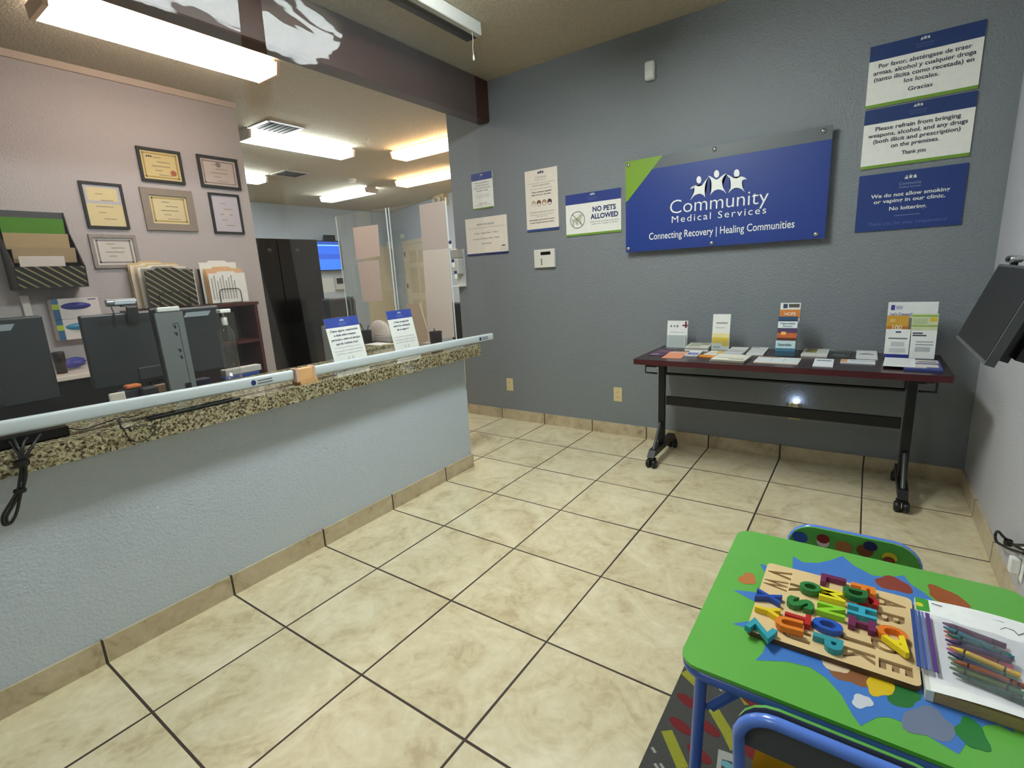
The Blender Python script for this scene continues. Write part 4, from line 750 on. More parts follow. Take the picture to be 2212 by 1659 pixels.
# black printer on a stand
xp = -4.3; a, b = P(706, 690, 0, xp), P(768, 640, 0, xp)
t = thing('coffee_machine', 'black machine with silver arches standing beyond the near counter sign', 'machine', (xp, (a.y + b.y) / 2, a.z))
MB().rbox(xp - 0.2, xp, a.y + 0.08, b.y - 0.12, a.z - 0.1, b.z, charcoal, 0.04, 3).build('body', t); MB().rbox(xp - 0.19, xp + 0.01, b.y - 0.118, b.y, a.z - 0.1, b.z - 0.01, blackgloss, 0.05, 3).build('front_panel', t)
for dy in (0.10, 0.045): MB().rbox(xp - 0.17, xp + 0.016, b.y - dy - 0.012, b.y - dy, a.z - 0.1, b.z + 0.002, mat('8d8f90', 0.3, 0.7), 0.005).build('silver_arch', t)
t2 = thing('printer_stand', 'low cabinet carrying the black machine in the far room', 'stand', (xp - 0.17, (a.y + b.y) / 2, 0)); MB().box(xp - 0.24, xp + 0.02, a.y + 0.06, b.y + 0.02, 0.0, a.z - 0.1005, mat('8d8f90', 0.5)).build('body', t2)
# doors in the far wall
doorc = mat('e8d8b8', 0.45, var=0.03); trimc = mat('e0d5bb', 0.5)
def on_far(u, v, off=0.0):
    a_, b_ = (u - 1106) / FPX, (829.5 - v) / FPX; d = V([a_ * RR[0][k] + b_ * RR[1][k] + RR[2][k] for k in range(3)]); o = dA + dn * off
    return CAM + d * ((o - CAM).dot(dn) / d.dot(dn))
def sfar(p): return (V((p.x, p.y, 0)) - dA).dot(dd)
def far_door(n, u0, u1, vtop, u0v, leaf):
    s0, s1 = sfar(on_far(u0, u0v)), sfar(on_far(u1, u0v)); zt = 2.05
    t = bpy.data.objects.new('door_%d' % n, None); COL.objects.link(t); t['kind'] = 'structure'
    o = dA + dn * 0.001
    f = MB()
    for a_, b_ in ((s0 - 0.09, s0), (s1, s1 + 0.09)): f.obox(o + dd * a_, dd * (b_ - a_), dn * 0.03, Z * zt, trimc)
    f.obox(o + dd * (s0 - 0.09) + Z * zt, dd * (s1 - s0 + 0.18), dn * 0.03, Z * 0.09, trimc); f.build('door_frame', t)
    l = MB(); l.obox(o + dd * s0, dd * (s1 - s0), dn * 0.012, Z * zt, doorc)
    if leaf:
        for z0_, z1_ in ((0.2, 0.85), (1.0, 1.55), (1.65, 1.9)):
            for q0, q1 in ((0.16, 0.46), (0.54, 0.84)):
                l.obox(o + dd * (s0 + (s1 - s0) * q0) + dn * 0.012 + Z * z0_, dd * ((s1 - s0) * (q1 - q0)), dn * 0.006, Z * (z1_ - z0_), mat('d8c3a0', 0.45))
    lo = l.build('door_leaf', t)
    if leaf:
        for z in (0.35, 1.1, 1.8): MB().obox(o + dd * (s0 - 0.03) + dn * 0.031 + Z * z, dd * 0.06, dn * 0.006, Z * 0.1, mat('8d6f42', 0.35, 0.8)).build('hinge', t)
        MB().obox(o + dd * (s1 - 0.1) + dn * 0.013 + Z * 0.95, dd * 0.05, dn * 0.04, Z * 0.05, mat('9a7c4a', 0.3, 0.8)).build('door_handle', lo)
    return t
far_door(1, 882, 935, 540, 600, True)
# beige door on the left far wall
s = P(822, 560, 0, -7.5); s2 = P(845, 560, 0, -7.5)
t = bpy.data.objects.new('door_2', None); COL.objects.link(t); t['kind'] = 'structure'
MB().box(-7.5, -7.47, s.y - 0.5, s2.y, 0, 2.08, trimc).build('door_frame', t); MB().box(-7.47, -7.46, s.y - 0.42, s2.y - 0.09, 0, 2.0, doorc).build('door_leaf', t)
def farspot(name, label, cat, u, v, wd, ht, d, m_, glow=None):
    o = on_far(u, v, 0.001); q = MB().obox(o - dd * wd / 2 - Z * ht / 2, dd * wd, dn * d, Z * ht, m_); return tag(q.build(name), label, cat)
farspot('door_chime', 'small white box on the far wall above the panelled door', 'box', 870, 510, 0.14, 0.08, 0.03, white); farspot('door_sensor', 'small white plate just over the panelled door frame', 'plate', 883, 522, 0.13, 0.07, 0.02, white)
o_ = on_far(956, 428, 0.001); t = thing('emergency_light', 'beige emergency light box near the ceiling at the wall edge', 'emergency light', o_); q = MB().obox(o_ - dd * 0.19 - Z * 0.14, dd * 0.4, dn * 0.1, Z * 0.28, mat('d9cba4', 0.5)); q.build('housing', t)
for k in (-0.1, 0.12): MB().lathe([(0.02, 0.0), (0.06, 0.05), (0.055, 0.055), (0, 0.05)], o_ + dd * k + dn * 0.1 - Z * 0.05, mat('efe8d0', 0.3), 14, dn).build('lamp_head', t)
o_ = P(816, 452, 0, -7.45); t = thing('security_camera', 'small white security camera under the far ceiling corner', 'security camera', (-7.5, o_.y, o_.z)); MB().rbox(-7.4995, -7.38, o_.y - 0.06, o_.y + 0.06, o_.z - 0.03, o_.z + 0.05, white, 0.01).build('mount', t); MB().lathe([(0.035, 0), (0.03, 0.04), (0, 0.045)], (-7.379, o_.y, o_.z - 0.02), black, 14, (1, 0, 0)).build('lens', t)
o_ = P(840, 530, 0, -7.48); tag(MB().rbox(-7.4995, -7.42, o_.y - 0.05, o_.y + 0.05, o_.z - 0.08, o_.z + 0.08, white, 0.01).build('wall_sensor'), 'small white sensor on the far corner wall', 'sensor')
# office chair glimpsed beyond the plexiglass
cpos = V((-1.95, 3.75, 0)); t = thing('office_chair', 'black office chair glimpsed between plexiglass and grey wall', 'chair', cpos)
MB().rbox(cpos.x - 0.24, cpos.x + 0.24, cpos.y - 0.24, cpos.y + 0.24, 0.44, 0.52, black, 0.03, 3).build('seat', t); MB().rbox(cpos.x - 0.22, cpos.x + 0.22, cpos.y + 0.2, cpos.y + 0.27, 0.58, 1.02, black, 0.03, 3).build('backrest', t); MB().tube([cpos + Z * 0.08, cpos + Z * 0.44], 0.03, black).build('gas_lift', t); MB().box(cpos.x - 0.03, cpos.x + 0.03, cpos.y + 0.22, cpos.y + 0.25, 0.44, 0.6, black).build('back_bracket', t)
for k in range(5):
    a = k * 72; d = V((math.cos(math.radians(a)), math.sin(math.radians(a)), 0)); MB().tube([cpos + Z * 0.1, cpos + d * 0.28 + Z * 0.06], 0.02, black).build('leg', t); MB().lathe([(0, -0.012), (0.025, -0.012), (0.025, 0.012), (0, 0.012)], cpos + d * 0.28 + Z * 0.026, black, 12, d.cross(Z)).build('caster', t)
# ------------------------------------------------------------ brochure table
ZT = 0.742
t = thing('brochure_table', 'dark mahogany folding table on black caster legs along the back wall', 'table', (1.36, 2.85, 0)); wood = mat('2a1216', 0.24, var=0.2, scale=5); edge = mat('45141c', 0.35)
q = MB(); q.prism(rrect(0.602, 2.118, 2.535, 3.135, 0.012, ZT - 0.032), (0, 0, 0.032), wood, edge); q.build('tabletop', t)
for x, s in ((0.685, -1), (1.995, 1)):
    l = MB(); l.rbox(x - 0.021, x + 0.021, 2.83, 2.865, 0.09, 0.66, blackmetal, 0.004); l.rbox(x - 0.035, x + 0.035, 2.62, 3.08, ZT - 0.062, ZT - 0.033, blackmetal, 0.003); l.box(x - 0.02, x + 0.02, 2.82, 2.875, 0.64, ZT - 0.06, blackmetal); lo = l.build('leg', t)
    f = MB(); f.prism([(x - 0.022, 2.62, 0.075), (x - 0.022, 2.66, 0.115), (x - 0.022, 3.06, 0.115), (x - 0.022, 3.1, 0.075)], (0.044, 0, 0), blackmetal); f.tube([(x, 2.68, 0.10), (x, 2.815, 0.26)], 0.011, mat('3a3d40', 0.4)); f.build('foot', t)
    for y_ in (2.655, 3.095):
        c = MB(); c.tube([(x, y_, 0.085), (x, y_, 0.05)], 0.008, black); c.rbox(x - 0.026, x + 0.026, y_ - 0.02, y_ + 0.02, 0.05, 0.064, black, 0.005)
        for d in (-0.018, 0.018): c.lathe([(0, -0.0145), (0.022, -0.0145), (0.0285, -0.008), (0.0285, 0.008), (0.022, 0.0145), (0, 0.0145)], (x + d, y_ - 0.008, 0.0285), black, 18, (1, 0, 0))
        c.build('caster', t)
    h = MB(); h.tube([(x + s * 0.04, 2.80, 0.668), (x + s * 0.09, 2.78, 0.66), (x + s * 0.09, 2.78, 0.61), (x + s * 0.025, 2.82, 0.60)], 0.006, black); h.rbox(x + s * 0.06 - 0.02, x + s * 0.06 + 0.02, 2.76, 2.8, 0.655, 0.685, black, 0.008); h.build('tilt_lever', t)
    MB().tube([(x - s * 0.03, 2.84, 0.60), (x - s * 0.03, 2.84, 0.69)], 0.006, black).build('lever_rod', t)
MB().rbox(0.715, 1.966, 2.835, 2.86, 0.385, 0.445, blackmetal, 0.004).build('crossbar', t); MB().tube([(0.715, 2.84, 0.598), (1.966, 2.84, 0.598)], 0.009, blackmetal).build('tilt_rod', t)
# brochures lying flat: name,label, centre, size, thickness, yaw, patches
zt = ZT + 0.0004
def flat(name, label, x0, x1, y0, y1, th, h, patches=(), yaw=0.0, skew=0.0, group='loose brochures on the table', z=None):
    z0_ = zt if z is None else z; cx, cy = (x0 + x1) / 2, (y0 + y1) / 2; M = Matrix.Translation((cx, cy, z0_)) @ Matrix.Rotation(yaw, 4, 'Z'); w2, d2 = (x1 - x0) / 2, (y1 - y0) / 2
    n = max(1, int(th / 0.004)); q = MB(); m_ = mat(h, 0.5)
    for k in range(n):
        j = 0.003 * math.sin(k * 5.3 + x0 * 40); q.box(-w2 + j, w2 + j, -d2 - j, d2 - j, th * k / n, th * (k + 1) / n - 0.0002, m_)
    q.xform(M); t = thing(name, label, 'brochure', (cx, cy, z0_), group); q.build('stack', t)
    if patches:
        p = MB(); j = 0.003 * math.sin((n - 1) * 5.3 + x0 * 40)
        for i, (a, b, c_, d, hh) in enumerate(patches): p.box(-w2 + (x1 - x0) * a + j, -w2 + (x1 - x0) * b + j, -d2 + (y1 - y0) * c_ - j, -d2 + (y1 - y0) * d - j, th - 0.0002, th + 0.0003 + i * 0.0002, mat(hh, 0.5))
        p.xform(M); p.build('print', t)
    return t
G = '9aa0a3'
flat('leaflet', 'purple leaflet at the far left corner of the brochure table', 0.635, 0.73, 2.69, 2.95, 0.002, '51344e', [(0.1, 0.6, 0.1, 0.3, '8d7a92'), (0.2, 0.9, 0.5, 0.8, '6b4d6b')], 0.05)
flat('leaflet', 'salmon pink leaflet beside the purple one', 0.745, 0.86, 2.62, 2.87, 0.002, 'e08f6c', [(0.1, 0.9, 0.8, 0.95, 'd8b7a5')], 0.1)
flat('brochure', 'thick stack of white and green printed brochures behind the blue card', 0.80, 0.945, 2.925, 3.12, 0.028, 'd9d9d2', [(0.1, 0.6, 0.15, 0.9, 'b4b8a0'), (0.6, 0.9, 0.5, 0.9, 'a5937a')], 0.08)
flat('card', 'small white stack with a blue photo card in front of the pamphlets', 0.865, 0.94, 2.705, 2.87, 0.014, 'e4e6e8', [(0.1, 0.9, 0.08, 0.5, '3348a0'), (0.3, 0.8, 0.15, 0.4, '8d93c2')], 0.05)
flat('leaflet', 'yellow edged leaflet behind the orange one', 0.965, 1.06, 2.86, 2.94, 0.006, 'e2dfd0', [(0.55, 1, 0, 1, 'dcb63a')], -0.1)
flat('leaflet', 'thin white leaflet between the orange one and the yellow edged one', 0.955, 1.035, 2.79, 2.845, 0.004, 'e6e4d8', (), -0.1)
flat('leaflet', 'orange leaflet near the front left of the table', 0.94, 1.06, 2.715, 2.775, 0.006, 'dd8f34', (), -0.15)
flat('brochure', 'cream stack of wide brochures at the front edge of the table', 1.05, 1.232, 2.60, 2.79, 0.014, 'e6e2d2', [(0.1, 0.9, 0.3, 0.45, 'c9c4b0'), (0.5, 0.95, 0.1, 0.2, '8d8a80')], -0.04)
flat('brochure', 'grey white folded stack behind the cream brochures', 1.07, 1.18, 2.80, 2.87, 0.02, 'c9ccd0', [(0.0, 1, 0.8, 0.95, G)], -0.05)
flat('brochure', 'white folded leaflets stacked right of the yellow brochure holder', 1.075, 1.175, 2.90, 3.04, 0.02, 'dfe0dd', [(0.05, 0.95, 0.1, 0.25, G)], 0.02)
flat('leaflet', 'plain white papers lying left of the tall orange brochure holder', 1.185, 1.28, 2.865, 3.15, 0.006, 'e3e4e2', [(0.1, 0.5, 0.85, 0.92, G), (0.1, 0.9, 0.1, 0.8, 'd5d8d8')], 0.03)
flat('flyer', 'wide white flyer with rust border at the front of the table', 1.27, 1.488, 2.628, 2.81, 0.005, 'e9dccb', [(0.03, 0.97, 0.05, 0.93, 'd8dfe0'), (0.04, 0.5, 0.85, 0.93, 'b66a3c'), (0.36, 0.365, 0.1, 0.8, '6d7678'), (0.65, 0.655, 0.1, 0.8, '6d7678')], 0.0)
flat('brochure', 'brochure stack with a yellow photo right of the tall holder', 1.475, 1.605, 2.895, 3.13, 0.012, 'dcdcd6', [(0.12, 0.55, 0.35, 0.95, '8e8345'), (0.6, 0.95, 0.3, 0.9, 'c9ccc8')], 0.0)
flat('card', 'small white card with a dark line at the front centre of the table', 1.558, 1.648, 2.60, 2.83, 0.004, 'e4e8ec', [(0.12, 0.88, 0.68, 0.76, '2a3348')], 0.02)
flat('leaflet', 'dark grey photo leaflet between two white stacks', 1.625, 1.715, 2.90, 3.155, 0.003, '3a3f3d', [(0.0, 1, 0.75, 0.95, '58605c'), (0.1, 0.7, 0.2, 0.4, '5a6264')], -0.06)
flat('brochure', 'white leaflet stack with an oval emblem left of the big holder', 1.742, 1.838, 2.89, 3.135, 0.01, 'e3e5e6', [(0.15, 0.85, 0.4, 0.5, '7f8582'), (0.3, 0.7, 0.5, 0.58, '9aa0a0')], 0.0)
flat('leaflet', 'slim striped leaflet lying in front of the oval emblem stack', 1.678, 1.83, 2.735, 2.84, 0.005, 'dfe2e6', [(0.0, 0.2, 0.1, 0.95, 'd6a36c'), (0.25, 1, 0.55, 0.62, '4a6690')], 0.0)
flat('brochure', 'blue backed photo booklet at the front right corner of the table', 1.94, 2.085, 2.625, 2.90, 0.01, '3a4a8c', [(0.2, 0.92, 0.22, 0.5, 'd9cfc6'), (0.3, 0.95, 0.62, 0.95, 'd4cfcb'), (0.4, 0.9, 0.7, 0.8, '6a6460'), (0.3, 0.6, 0.12, 0.3, 'd9cfc6')], -0.03)
flat('flyer', 'white printed sheet overlapping the blue photo booklet', 1.865, 1.992, 2.65, 2.90, 0.003, 'e8ebea', [(0.1, 0.85, 0.15, 0.85, 'dfe3e2')], -0.05, z=ZT + 0.011)
# brochure holders
clr = clear_mat('holder_acrylic', tint=(0.93, 0.95, 0.95), haze=0.02, gloss=0.06)
def holder(label, x0, x1, y, h, lips, sheets, lean=0.12, name='brochure_holder', yaw=0.0):
    """acrylic stand; sheets: (z0,z1,forward,patches,colour,label) booklets as parts, things resting in it are few pixels"""
    cx = (x0 + x1) / 2; wd = x1 - x0; t = thing(name, label, 'brochure holder', (cx, y, zt)); M = Matrix.Translation((cx, y, zt)) @ Matrix.Rotation(yaw, 4, 'Z')
    def pl(mb, f, z0_, z1_, th, m_, a=-1.0, b=1.0):
        o = V((wd / 2 * a, -f + lean * z0_, z0_)); mb.obox(o, (wd / 2 * (b - a), 0, 0), (0, lean * (z1_ - z0_), z1_ - z0_), (0, th, 0), m_)
    q = MB(); pl(q, 0, 0, h * 0.93, 0.003, clr); q.box(-wd / 2, wd / 2, -0.05 - 0.02 * len(lips), 0.05, 0, 0.003, clr)
    for f, z0_, z1_ in lips: pl(q, f, z0_, z1_, 0.002, clr)
    q.xform(M); q.build('acrylic_stand', t)
    for (f, z0_, z1_, hh, patches, lab, a, b) in sheets:
        s_ = MB(); pl(s_, f, z0_, z1_, 0.006, mat(hh, 0.5), a, b)
        p = MB(); pw = b - a
        for i, (pa, pb, pc_, pd, ph) in enumerate(patches):
            if ph.startswith('T:'):
                zz = z0_ + (z1_ - z0_) * pc_; o = V((wd / 2 * (a + pw * (pa + pb) / 2), -f + lean * zz - 0.0012, zz)); p.text(ph[8:], o, X, V((0, lean, 1)), mat(ph[2:8], 0.6), width=wd / 2 * pw * (pb - pa), height=(z1_ - z0_) * (pd - pc_), bold=0.015)
            else: pl(p, f + 0.0003 + 0.0002 * i, z0_ + (z1_ - z0_) * pc_, z0_ + (z1_ - z0_) * pd, 0.0002, mat(ph, 0.5), a + pw * pa, a + pw * pb)
        s_.xform(M); o = s_.build('booklet'); tag(o, lab, 'booklet', 'booklets in the table holders')
        if patches: p.xform(M); p.build('print', o)
holder('short acrylic holder with a white card stack and maroon cross', 0.65, 0.788, 3.04, 0.185, [(0.03, 0.003, 0.09)], [
    (0.008, 0.004, 0.183, 'e6e8e6', [(0.12, 0.9, 0.55, 0.58, 'b9bfc2'), (0.74, 1.0, 0.80, 0.86, '6d2430'), (0.86, 0.95, 0.74, 0.98, '6d2430'), (0.16, 0.22, 0.76, 0.84, '5a5a60'), (0.3, 0.4, 0.76, 0.84, '9aa0a4'), (0.46, 0.54, 0.76, 0.84, '6a7075')], 'white leaflet with maroon cross in the short holder', -1, 1),
    (0.022, 0.004, 0.095, 'e9ebea', [(0.1, 0.9, 0.1, 0.9, 'dde1e1')], 'white cards at the front of the short holder', -0.9, 0.9)])
holder('slim acrylic holder with a white and yellow brochure', 0.962, 1.068, 2.985, 0.235, [(0.03, 0.003, 0.08)], [
    (0.012, 0.004, 0.233, 'e6e8e4', [(0.02, 0.98, 0.12, 0.42, 'e0c23a'), (0.02, 0.98, 0.36, 0.48, 'e6dca0'), (0.2, 0.85, 0.74, 0.78, '8d9499'), (0.2, 0.7, 0.62, 0.64, 'aab0b2'), (0.05, 0.6, 0.03, 0.2, 'dfe2df'), (0.1, 0.5, 0.08, 0.11, '8d9494')], 'white brochure with yellow base in the slim holder', -1, 1)])
holder('tall tiered acrylic holder with orange and sunset brochures', 1.345, 1.45, 2.95, 0.31, [(0.065, 0.003, 0.09), (0.03, 0.1, 0.19)], [
    (0.008, 0.11, 0.30, 'dfe3e2', [(0.0, 1, 0.52, 0.8, 'cf7a2b'), (0.14, 0.36, 0.84, 0.97, '1d2a4a'), (0.42, 0.95, 0.86, 0.97, '4a463c'), (0.25, 0.8, 0.62, 0.72, 'T:f2e2c8HOPE')], 'orange banded brochure in the rear tier of the tall holder', -1, 1),
    (0.045, 0.05, 0.225, '16324f', [(0.0, 1.0, 0.88, 1.0, '1c4468'), (0, 1, 0.62, 0.84, 'dfe8ea'), (0.12, 0.88, 0.745, 0.81, 'T:26364aDependable'), (0.25, 0.75, 0.655, 0.72, 'T:26364aDoctors'), (0, 1, 0.42, 0.6, '4a2f5a'), (0, 1, 0.3, 0.46, 'c4622a'), (0, 1, 0.0, 0.3, '5a2a18'), (0.2, 0.45, 0.4, 0.5, 'f2b25a')], 'sunset photo brochure in the middle of the tall holder', -1, 0.92),
    (0.078, 0.004, 0.09, '2f6d8a', [(0, 1, 0.5, 1, 'b9d2d8'), (0, 1, 0, 0.3, '1f4a63'), (0.12, 0.8, 0.66, 0.84, 'T:1d3a4aDependable')], 'teal brochure at the front of the tall holder', -1, 0.94)], 0.2)
holder('wide acrylic holder with four compartments of leaflets at the table end', 1.865, 2.078, 3.02, 0.295, [(0.05, 0.003, 0.12)], [
    (0.01, 0.1, 0.295, 'e0e3e2', [(0.06, 0.14, 0.78, 0.92, '2a3690'), (0.16, 0.3, 0.80, 0.9, 'aab2c4'), (0.06, 0.5, 0.62, 0.72, 'T:4a5a9aLet’s Connect!')], 'white backing leaflet topmost in the wide holder', -1, 0.98),
    (0.03, 0.1, 0.225, 'b8731f', [(0, 1, 0.55, 1, 'c99a34'), (0, 1, 0, 0.3, 'a8401c'), (0.28, 0.72, 0.40, 0.6, 'T:f4e8d0100'), (0.08, 0.92, 0.10, 0.32, 'T:f4e8d0YEARS'), (0.14, 0.4, 0.72, 0.86, 'd8b768')], 'orange hundred years booklet in the wide holder', -1, -0.12),
    (0.03, 0.1, 0.235, 'c9d2ae', [(0, 1, 0.88, 0.95, '8fae4a'), (0, 1, 0.5, 0.56, '8fae4a'), (0.7, 0.95, 0.7, 0.86, 'd6b72c'), (0.65, 0.9, 0.1, 0.34, 'e4d8b8'), (0.05, 0.6, 0.6, 0.82, 'b4c298')], 'pale green leaflet in the wide holder', 0.0, 1.02),
    (0.056, 0.004, 0.155, 'e6e8e6', [(0, 1, 0, 0.12, '2a3690'), (0.4, 0.62, 0.88, 0.93, '2a3048'), (0.12, 0.9, 0.66, 0.7, '555b66'), (0.25, 0.8, 0.4, 0.56, 'bfc4c6'), (0.2, 0.85, 0.2, 0.34, 'c4c9ca')], 'white leaflet with blue foot in the wide holder', -1, -0.02),
    (0.056, 0.004, 0.15, 'e8eae8', [(0.05, 0.45, 0.88, 0.93, '3a3f4a'), (0.05, 0.6, 0.8, 0.85, '3a3f4a'), (0.2, 0.9, 0.58, 0.62, '9aa0a4'), (0.2, 0.9, 0.48, 0.52, '9aa0a4'), (0.2, 0.8, 0.25, 0.42, 'b4babb')], 'white benefits leaflet at the wide holder’s front', 0.02, 1.0)], 0.12)
# ------------------------------------------------------------ wall monitor on the right wall
xb, xt_ = 2.035, 2.12
pa, pb_ = P(2065, 725, 0, xb), P(2125, 793, 0, xb); pt = P(2135, 568, 0, xt_)
y1, y0 = pa.y, pb_.y; zb = (pa.z + pb_.z) / 2; zt_ = pt.z
t = thing('wall_monitor', 'black monitor tilted out on an arm from the right wall', 'monitor', (2.2, (y0 + y1) / 2, zb))
up = V((xt_ - xb, 0, zt_ - zb)); nrm = V((up.z, 0, -up.x)).normalized(); o = V((xb, y0, zb))
MB().obox(o, (0, y1 - y0, 0), up, nrm * 0.022, mat('4b4e50', 0.4)).build('bezel', t); MB().obox(o - nrm * 0.0012 + V((0, 0.012, 0)) + up * 0.04, (0, y1 - y0 - 0.024, 0), up * 0.93, nrm * 0.001, mat('0c0d0e', 0.6)).build('screen', t)
MB().obox(o + nrm * 0.0225 + up * 0.06 + V((0, 0.05, 0)), (0, y1 - y0 - 0.1, 0), up * 0.85, nrm * 0.03, blackgloss).build('back_shell', t)
pcb = MB().obox(o + nrm * 0.053 + up * 0.12 + V((0, 0.01, 0)), (0, 0.2, 0), up * 0.55, nrm * 0.036, black).build('mini_computer', t)
q = MB(); q.tube(arc(o + nrm * 0.071 + up * 0.45 + V((0, 0.0085, 0)), nrm, up.normalized(), 0.012, 0, 345, 20), 0.0014, steel, 6, True); q.build('round_emblem', pcb)
MB().obox(V((2.12, (y0 + y1) / 2 - 0.03, zb + 0.13)), (XR - 2.12 - 0.001, 0, 0), (0, 0.06, 0), (0, 0, 0.06), black).build('wall_arm', t); MB().obox(V((XR - 0.02, (y0 + y1) / 2 - 0.06, zb + 0.06)), (0.019, 0, 0), (0, 0.12, 0), (0, 0, 0.2), black).build('wall_plate', t)
q = P(2187, 566, 0, 2.125); t = thing('webcam', 'black and silver webcam on top of the right wall monitor', 'webcam', q); MB().rbox(q.x - 0.012, q.x + 0.022, q.y - 0.04, q.y + 0.04, q.z - 0.002, q.z + 0.02, chrome, 0.009, 3).build('camera_body', t); MB().box(q.x - 0.014, q.x - 0.0121, q.y - 0.02, q.y + 0.02, q.z + 0.003, q.z + 0.014, black).build('lens_panel', t); MB().box(q.x - 0.004, q.x + 0.012, q.y - 0.012, q.y + 0.012, zt_ - 0.005, q.z - 0.002, black).build('clip', t)
xq = XR - 0.03
def Q(u, v): return P(u, v, 0, xq)
cable('black cable loop tied to the cord on the right wall', [[Q(2230, 1196), Q(2205, 1186), Q(2182, 1172), Q(2168, 1160), Q(2156, 1148), Q(2150, 1156), Q(2153, 1170), Q(2165, 1178), Q(2185, 1188), Q(2212, 1196)], [Q(2235, 1180), Q(2210, 1178), Q(2188, 1176), Q(2172, 1166)]], 0.005, 'cable_loop', ties=((Q(2178, 1172), 0.012, 0.02),))
q = P(2208, 1222, 0, XR); t = thing('power_plug', 'white plug and outlet low on the right wall under the cable loop', 'outlet', q); MB().rbox(XR - 0.006, XR - 0.0005, q.y - 0.04, q.y + 0.03, q.z - 0.05, q.z + 0.07, white, 0.003).build('cover_plate', t); MB().rbox(XR - 0.035, XR - 0.0065, q.y - 0.02, q.y + 0.012, q.z - 0.03, q.z + 0.03, white, 0.006).build('plug_body', t)
# ------------------------------------------------------------ rug (play road)
rg = MB(); rm = mat('4a4a47', 0.95, var=0.35, scale=300, bump=0.8, bscale=500); yl = mat('8b8d2a', 0.95, var=0.3, scale=300); rd = mat('6d1b1f', 0.95, var=0.3, scale=300); wh_ = mat('9a9a94', 0.95, var=0.3, scale=300)
RX0, RX1, RY0, RY1 = 1.365, 2.275, -0.6, 1.06; rg.box(RX0, RX1, RY0, RY1, 0, 0.007, rm); rz = 0.0074
def stripe_(u0, v0, u1, v1, wd, m_):
    a, b = P(u0, v0, 2, 0.0075), P(u1, v1, 2, 0.0075); d = (b - a).normalized(); n_ = Z.cross(d) * wd / 2; rg.poly([V((p.x, p.y, rz)) for p in (a + n_, a - n_, b - n_, b + n_)][::-1], m_)
for s_ in ((1440, 1578, 1475, 1659), (1478, 1450, 1510, 1480), (1540, 1530, 1570, 1580), (1606, 1500, 1620, 1522), (1570, 1580, 1590, 1620)): stripe_(*s_, 0.032, yl)
for u, v, du in ((1486, 1515, 11), (1470, 1568, 15), (1530, 1572, 16), (1510, 1628, 16), (1625, 1516, 12), (1628, 1630, 10)):
    c_ = P(u, v, 2, rz); rg.ell((c_.x, c_.y, rz + 0.0003), (0.034, -0.012, 0), (0.006, 0.016, 0), rd)
for u, v in ((1555, 1487), (1572, 1510), (1612, 1580), (1412, 1620), (1418, 1655), (1430, 1655)): stripe_(u - 4, v - 6, u + 4, v + 6, 0.008, wh_)
a = P(1555, 1620, 2, rz); rg.poly([V((p.x, p.y, rz)) for p in (P(1552, 1618, 2, rz), P(1592, 1632, 2, rz), P(1588, 1690, 2, rz), P(1545, 1680, 2, rz))][::-1], wh_); rg.poly([V((p.x, p.y, rz + 0.0003)) for p in (P(1560, 1640, 2, rz), P(1582, 1646, 2, rz), P(1580, 1680, 2, rz), P(1556, 1672, 2, rz))][::-1], mat('3a3d40', 0.9)); rg.ell(P(1570, 1652, 2, rz + 0.0006), (0.015, 0, 0), (0, 0.01, 0), mat('5d93a0', 0.9))
tag(rg.build('play_rug'), 'dark grey children’s road map rug with yellow lines and red cars', 'rug')
# ------------------------------------------------------------ children's table
TX0, TX1, TY0, TY1, TZ = 1.505, 2.115, 0.502, 1.112, 0.508
bl = mat('4668bc', 0.28, var=0.04); gt = mat('62ad48', 0.35, var=0.07, scale=6, coat=0.25); sp = mat('4378c4', 0.35, var=0.05, coat=0.25)
t = thing('kids_table', 'square green topped children’s folding table with blue metal frame', 'table', (1.81, 0.807, 0))
q = MB(); q.prism(rrect(TX0 - 0.004, TX1 + 0.004, TY0 - 0.004, TY1 + 0.004, 0.04, TZ - 0.008), (0, 0, 0.008), gt); tt = q.build('tabletop', t)
q = MB(); q.tube(rrect(TX0 + 0.007, TX1 - 0.007, TY0 + 0.007, TY1 - 0.007, 0.04, TZ - 0.0215, 6), 0.0133, bl, 12, True); q.build('edge_frame', t)
def T(u, v, dz=0.0): p = P(u, v, 2, TZ + dz); return V((p.x, p.y, TZ + dz))
star = [(1713, 1201), (1735, 1215), (1766, 1216), (1795, 1210), (1820, 1201), (1845, 1222), (1885, 1243), (1920, 1247), (1952, 1243), (1968, 1262), (1991, 1277), (2060, 1330), (2140, 1380), (2190, 1440), (2190, 1582), (2157, 1565), (2128, 1566), (2098, 1590), (2071, 1629), (2030, 1605), (1991, 1582), (1950, 1560), (1921, 1549), (1895, 1549), (1859, 1568), (1842, 1545), (1817, 1500), (1785, 1465), (1750, 1441), (1700, 1429), (1632, 1426), (1648, 1410), (1655, 1389), (1640, 1366), (1582, 1347), (1630, 1340), (1655, 1335), (1640, 1305), (1583, 1274), (1640, 1280), (1665, 1275), (1655, 1240), (1641, 1218), (1680, 1228), (1712, 1230)]
bmx = bmesh.new(); f = bmx.faces.new([bmx.verts.new(T(u, v, 0.0004)) for u, v in star]); bmesh.ops.triangulate(bmx, faces=[f]); bmx.normal_update()
if bmx.faces[:][0].normal.z < 0: bmesh.ops.reverse_faces(bmx, faces=bmx.faces[:])
q = MB(); q.frombm(bmx, sp)
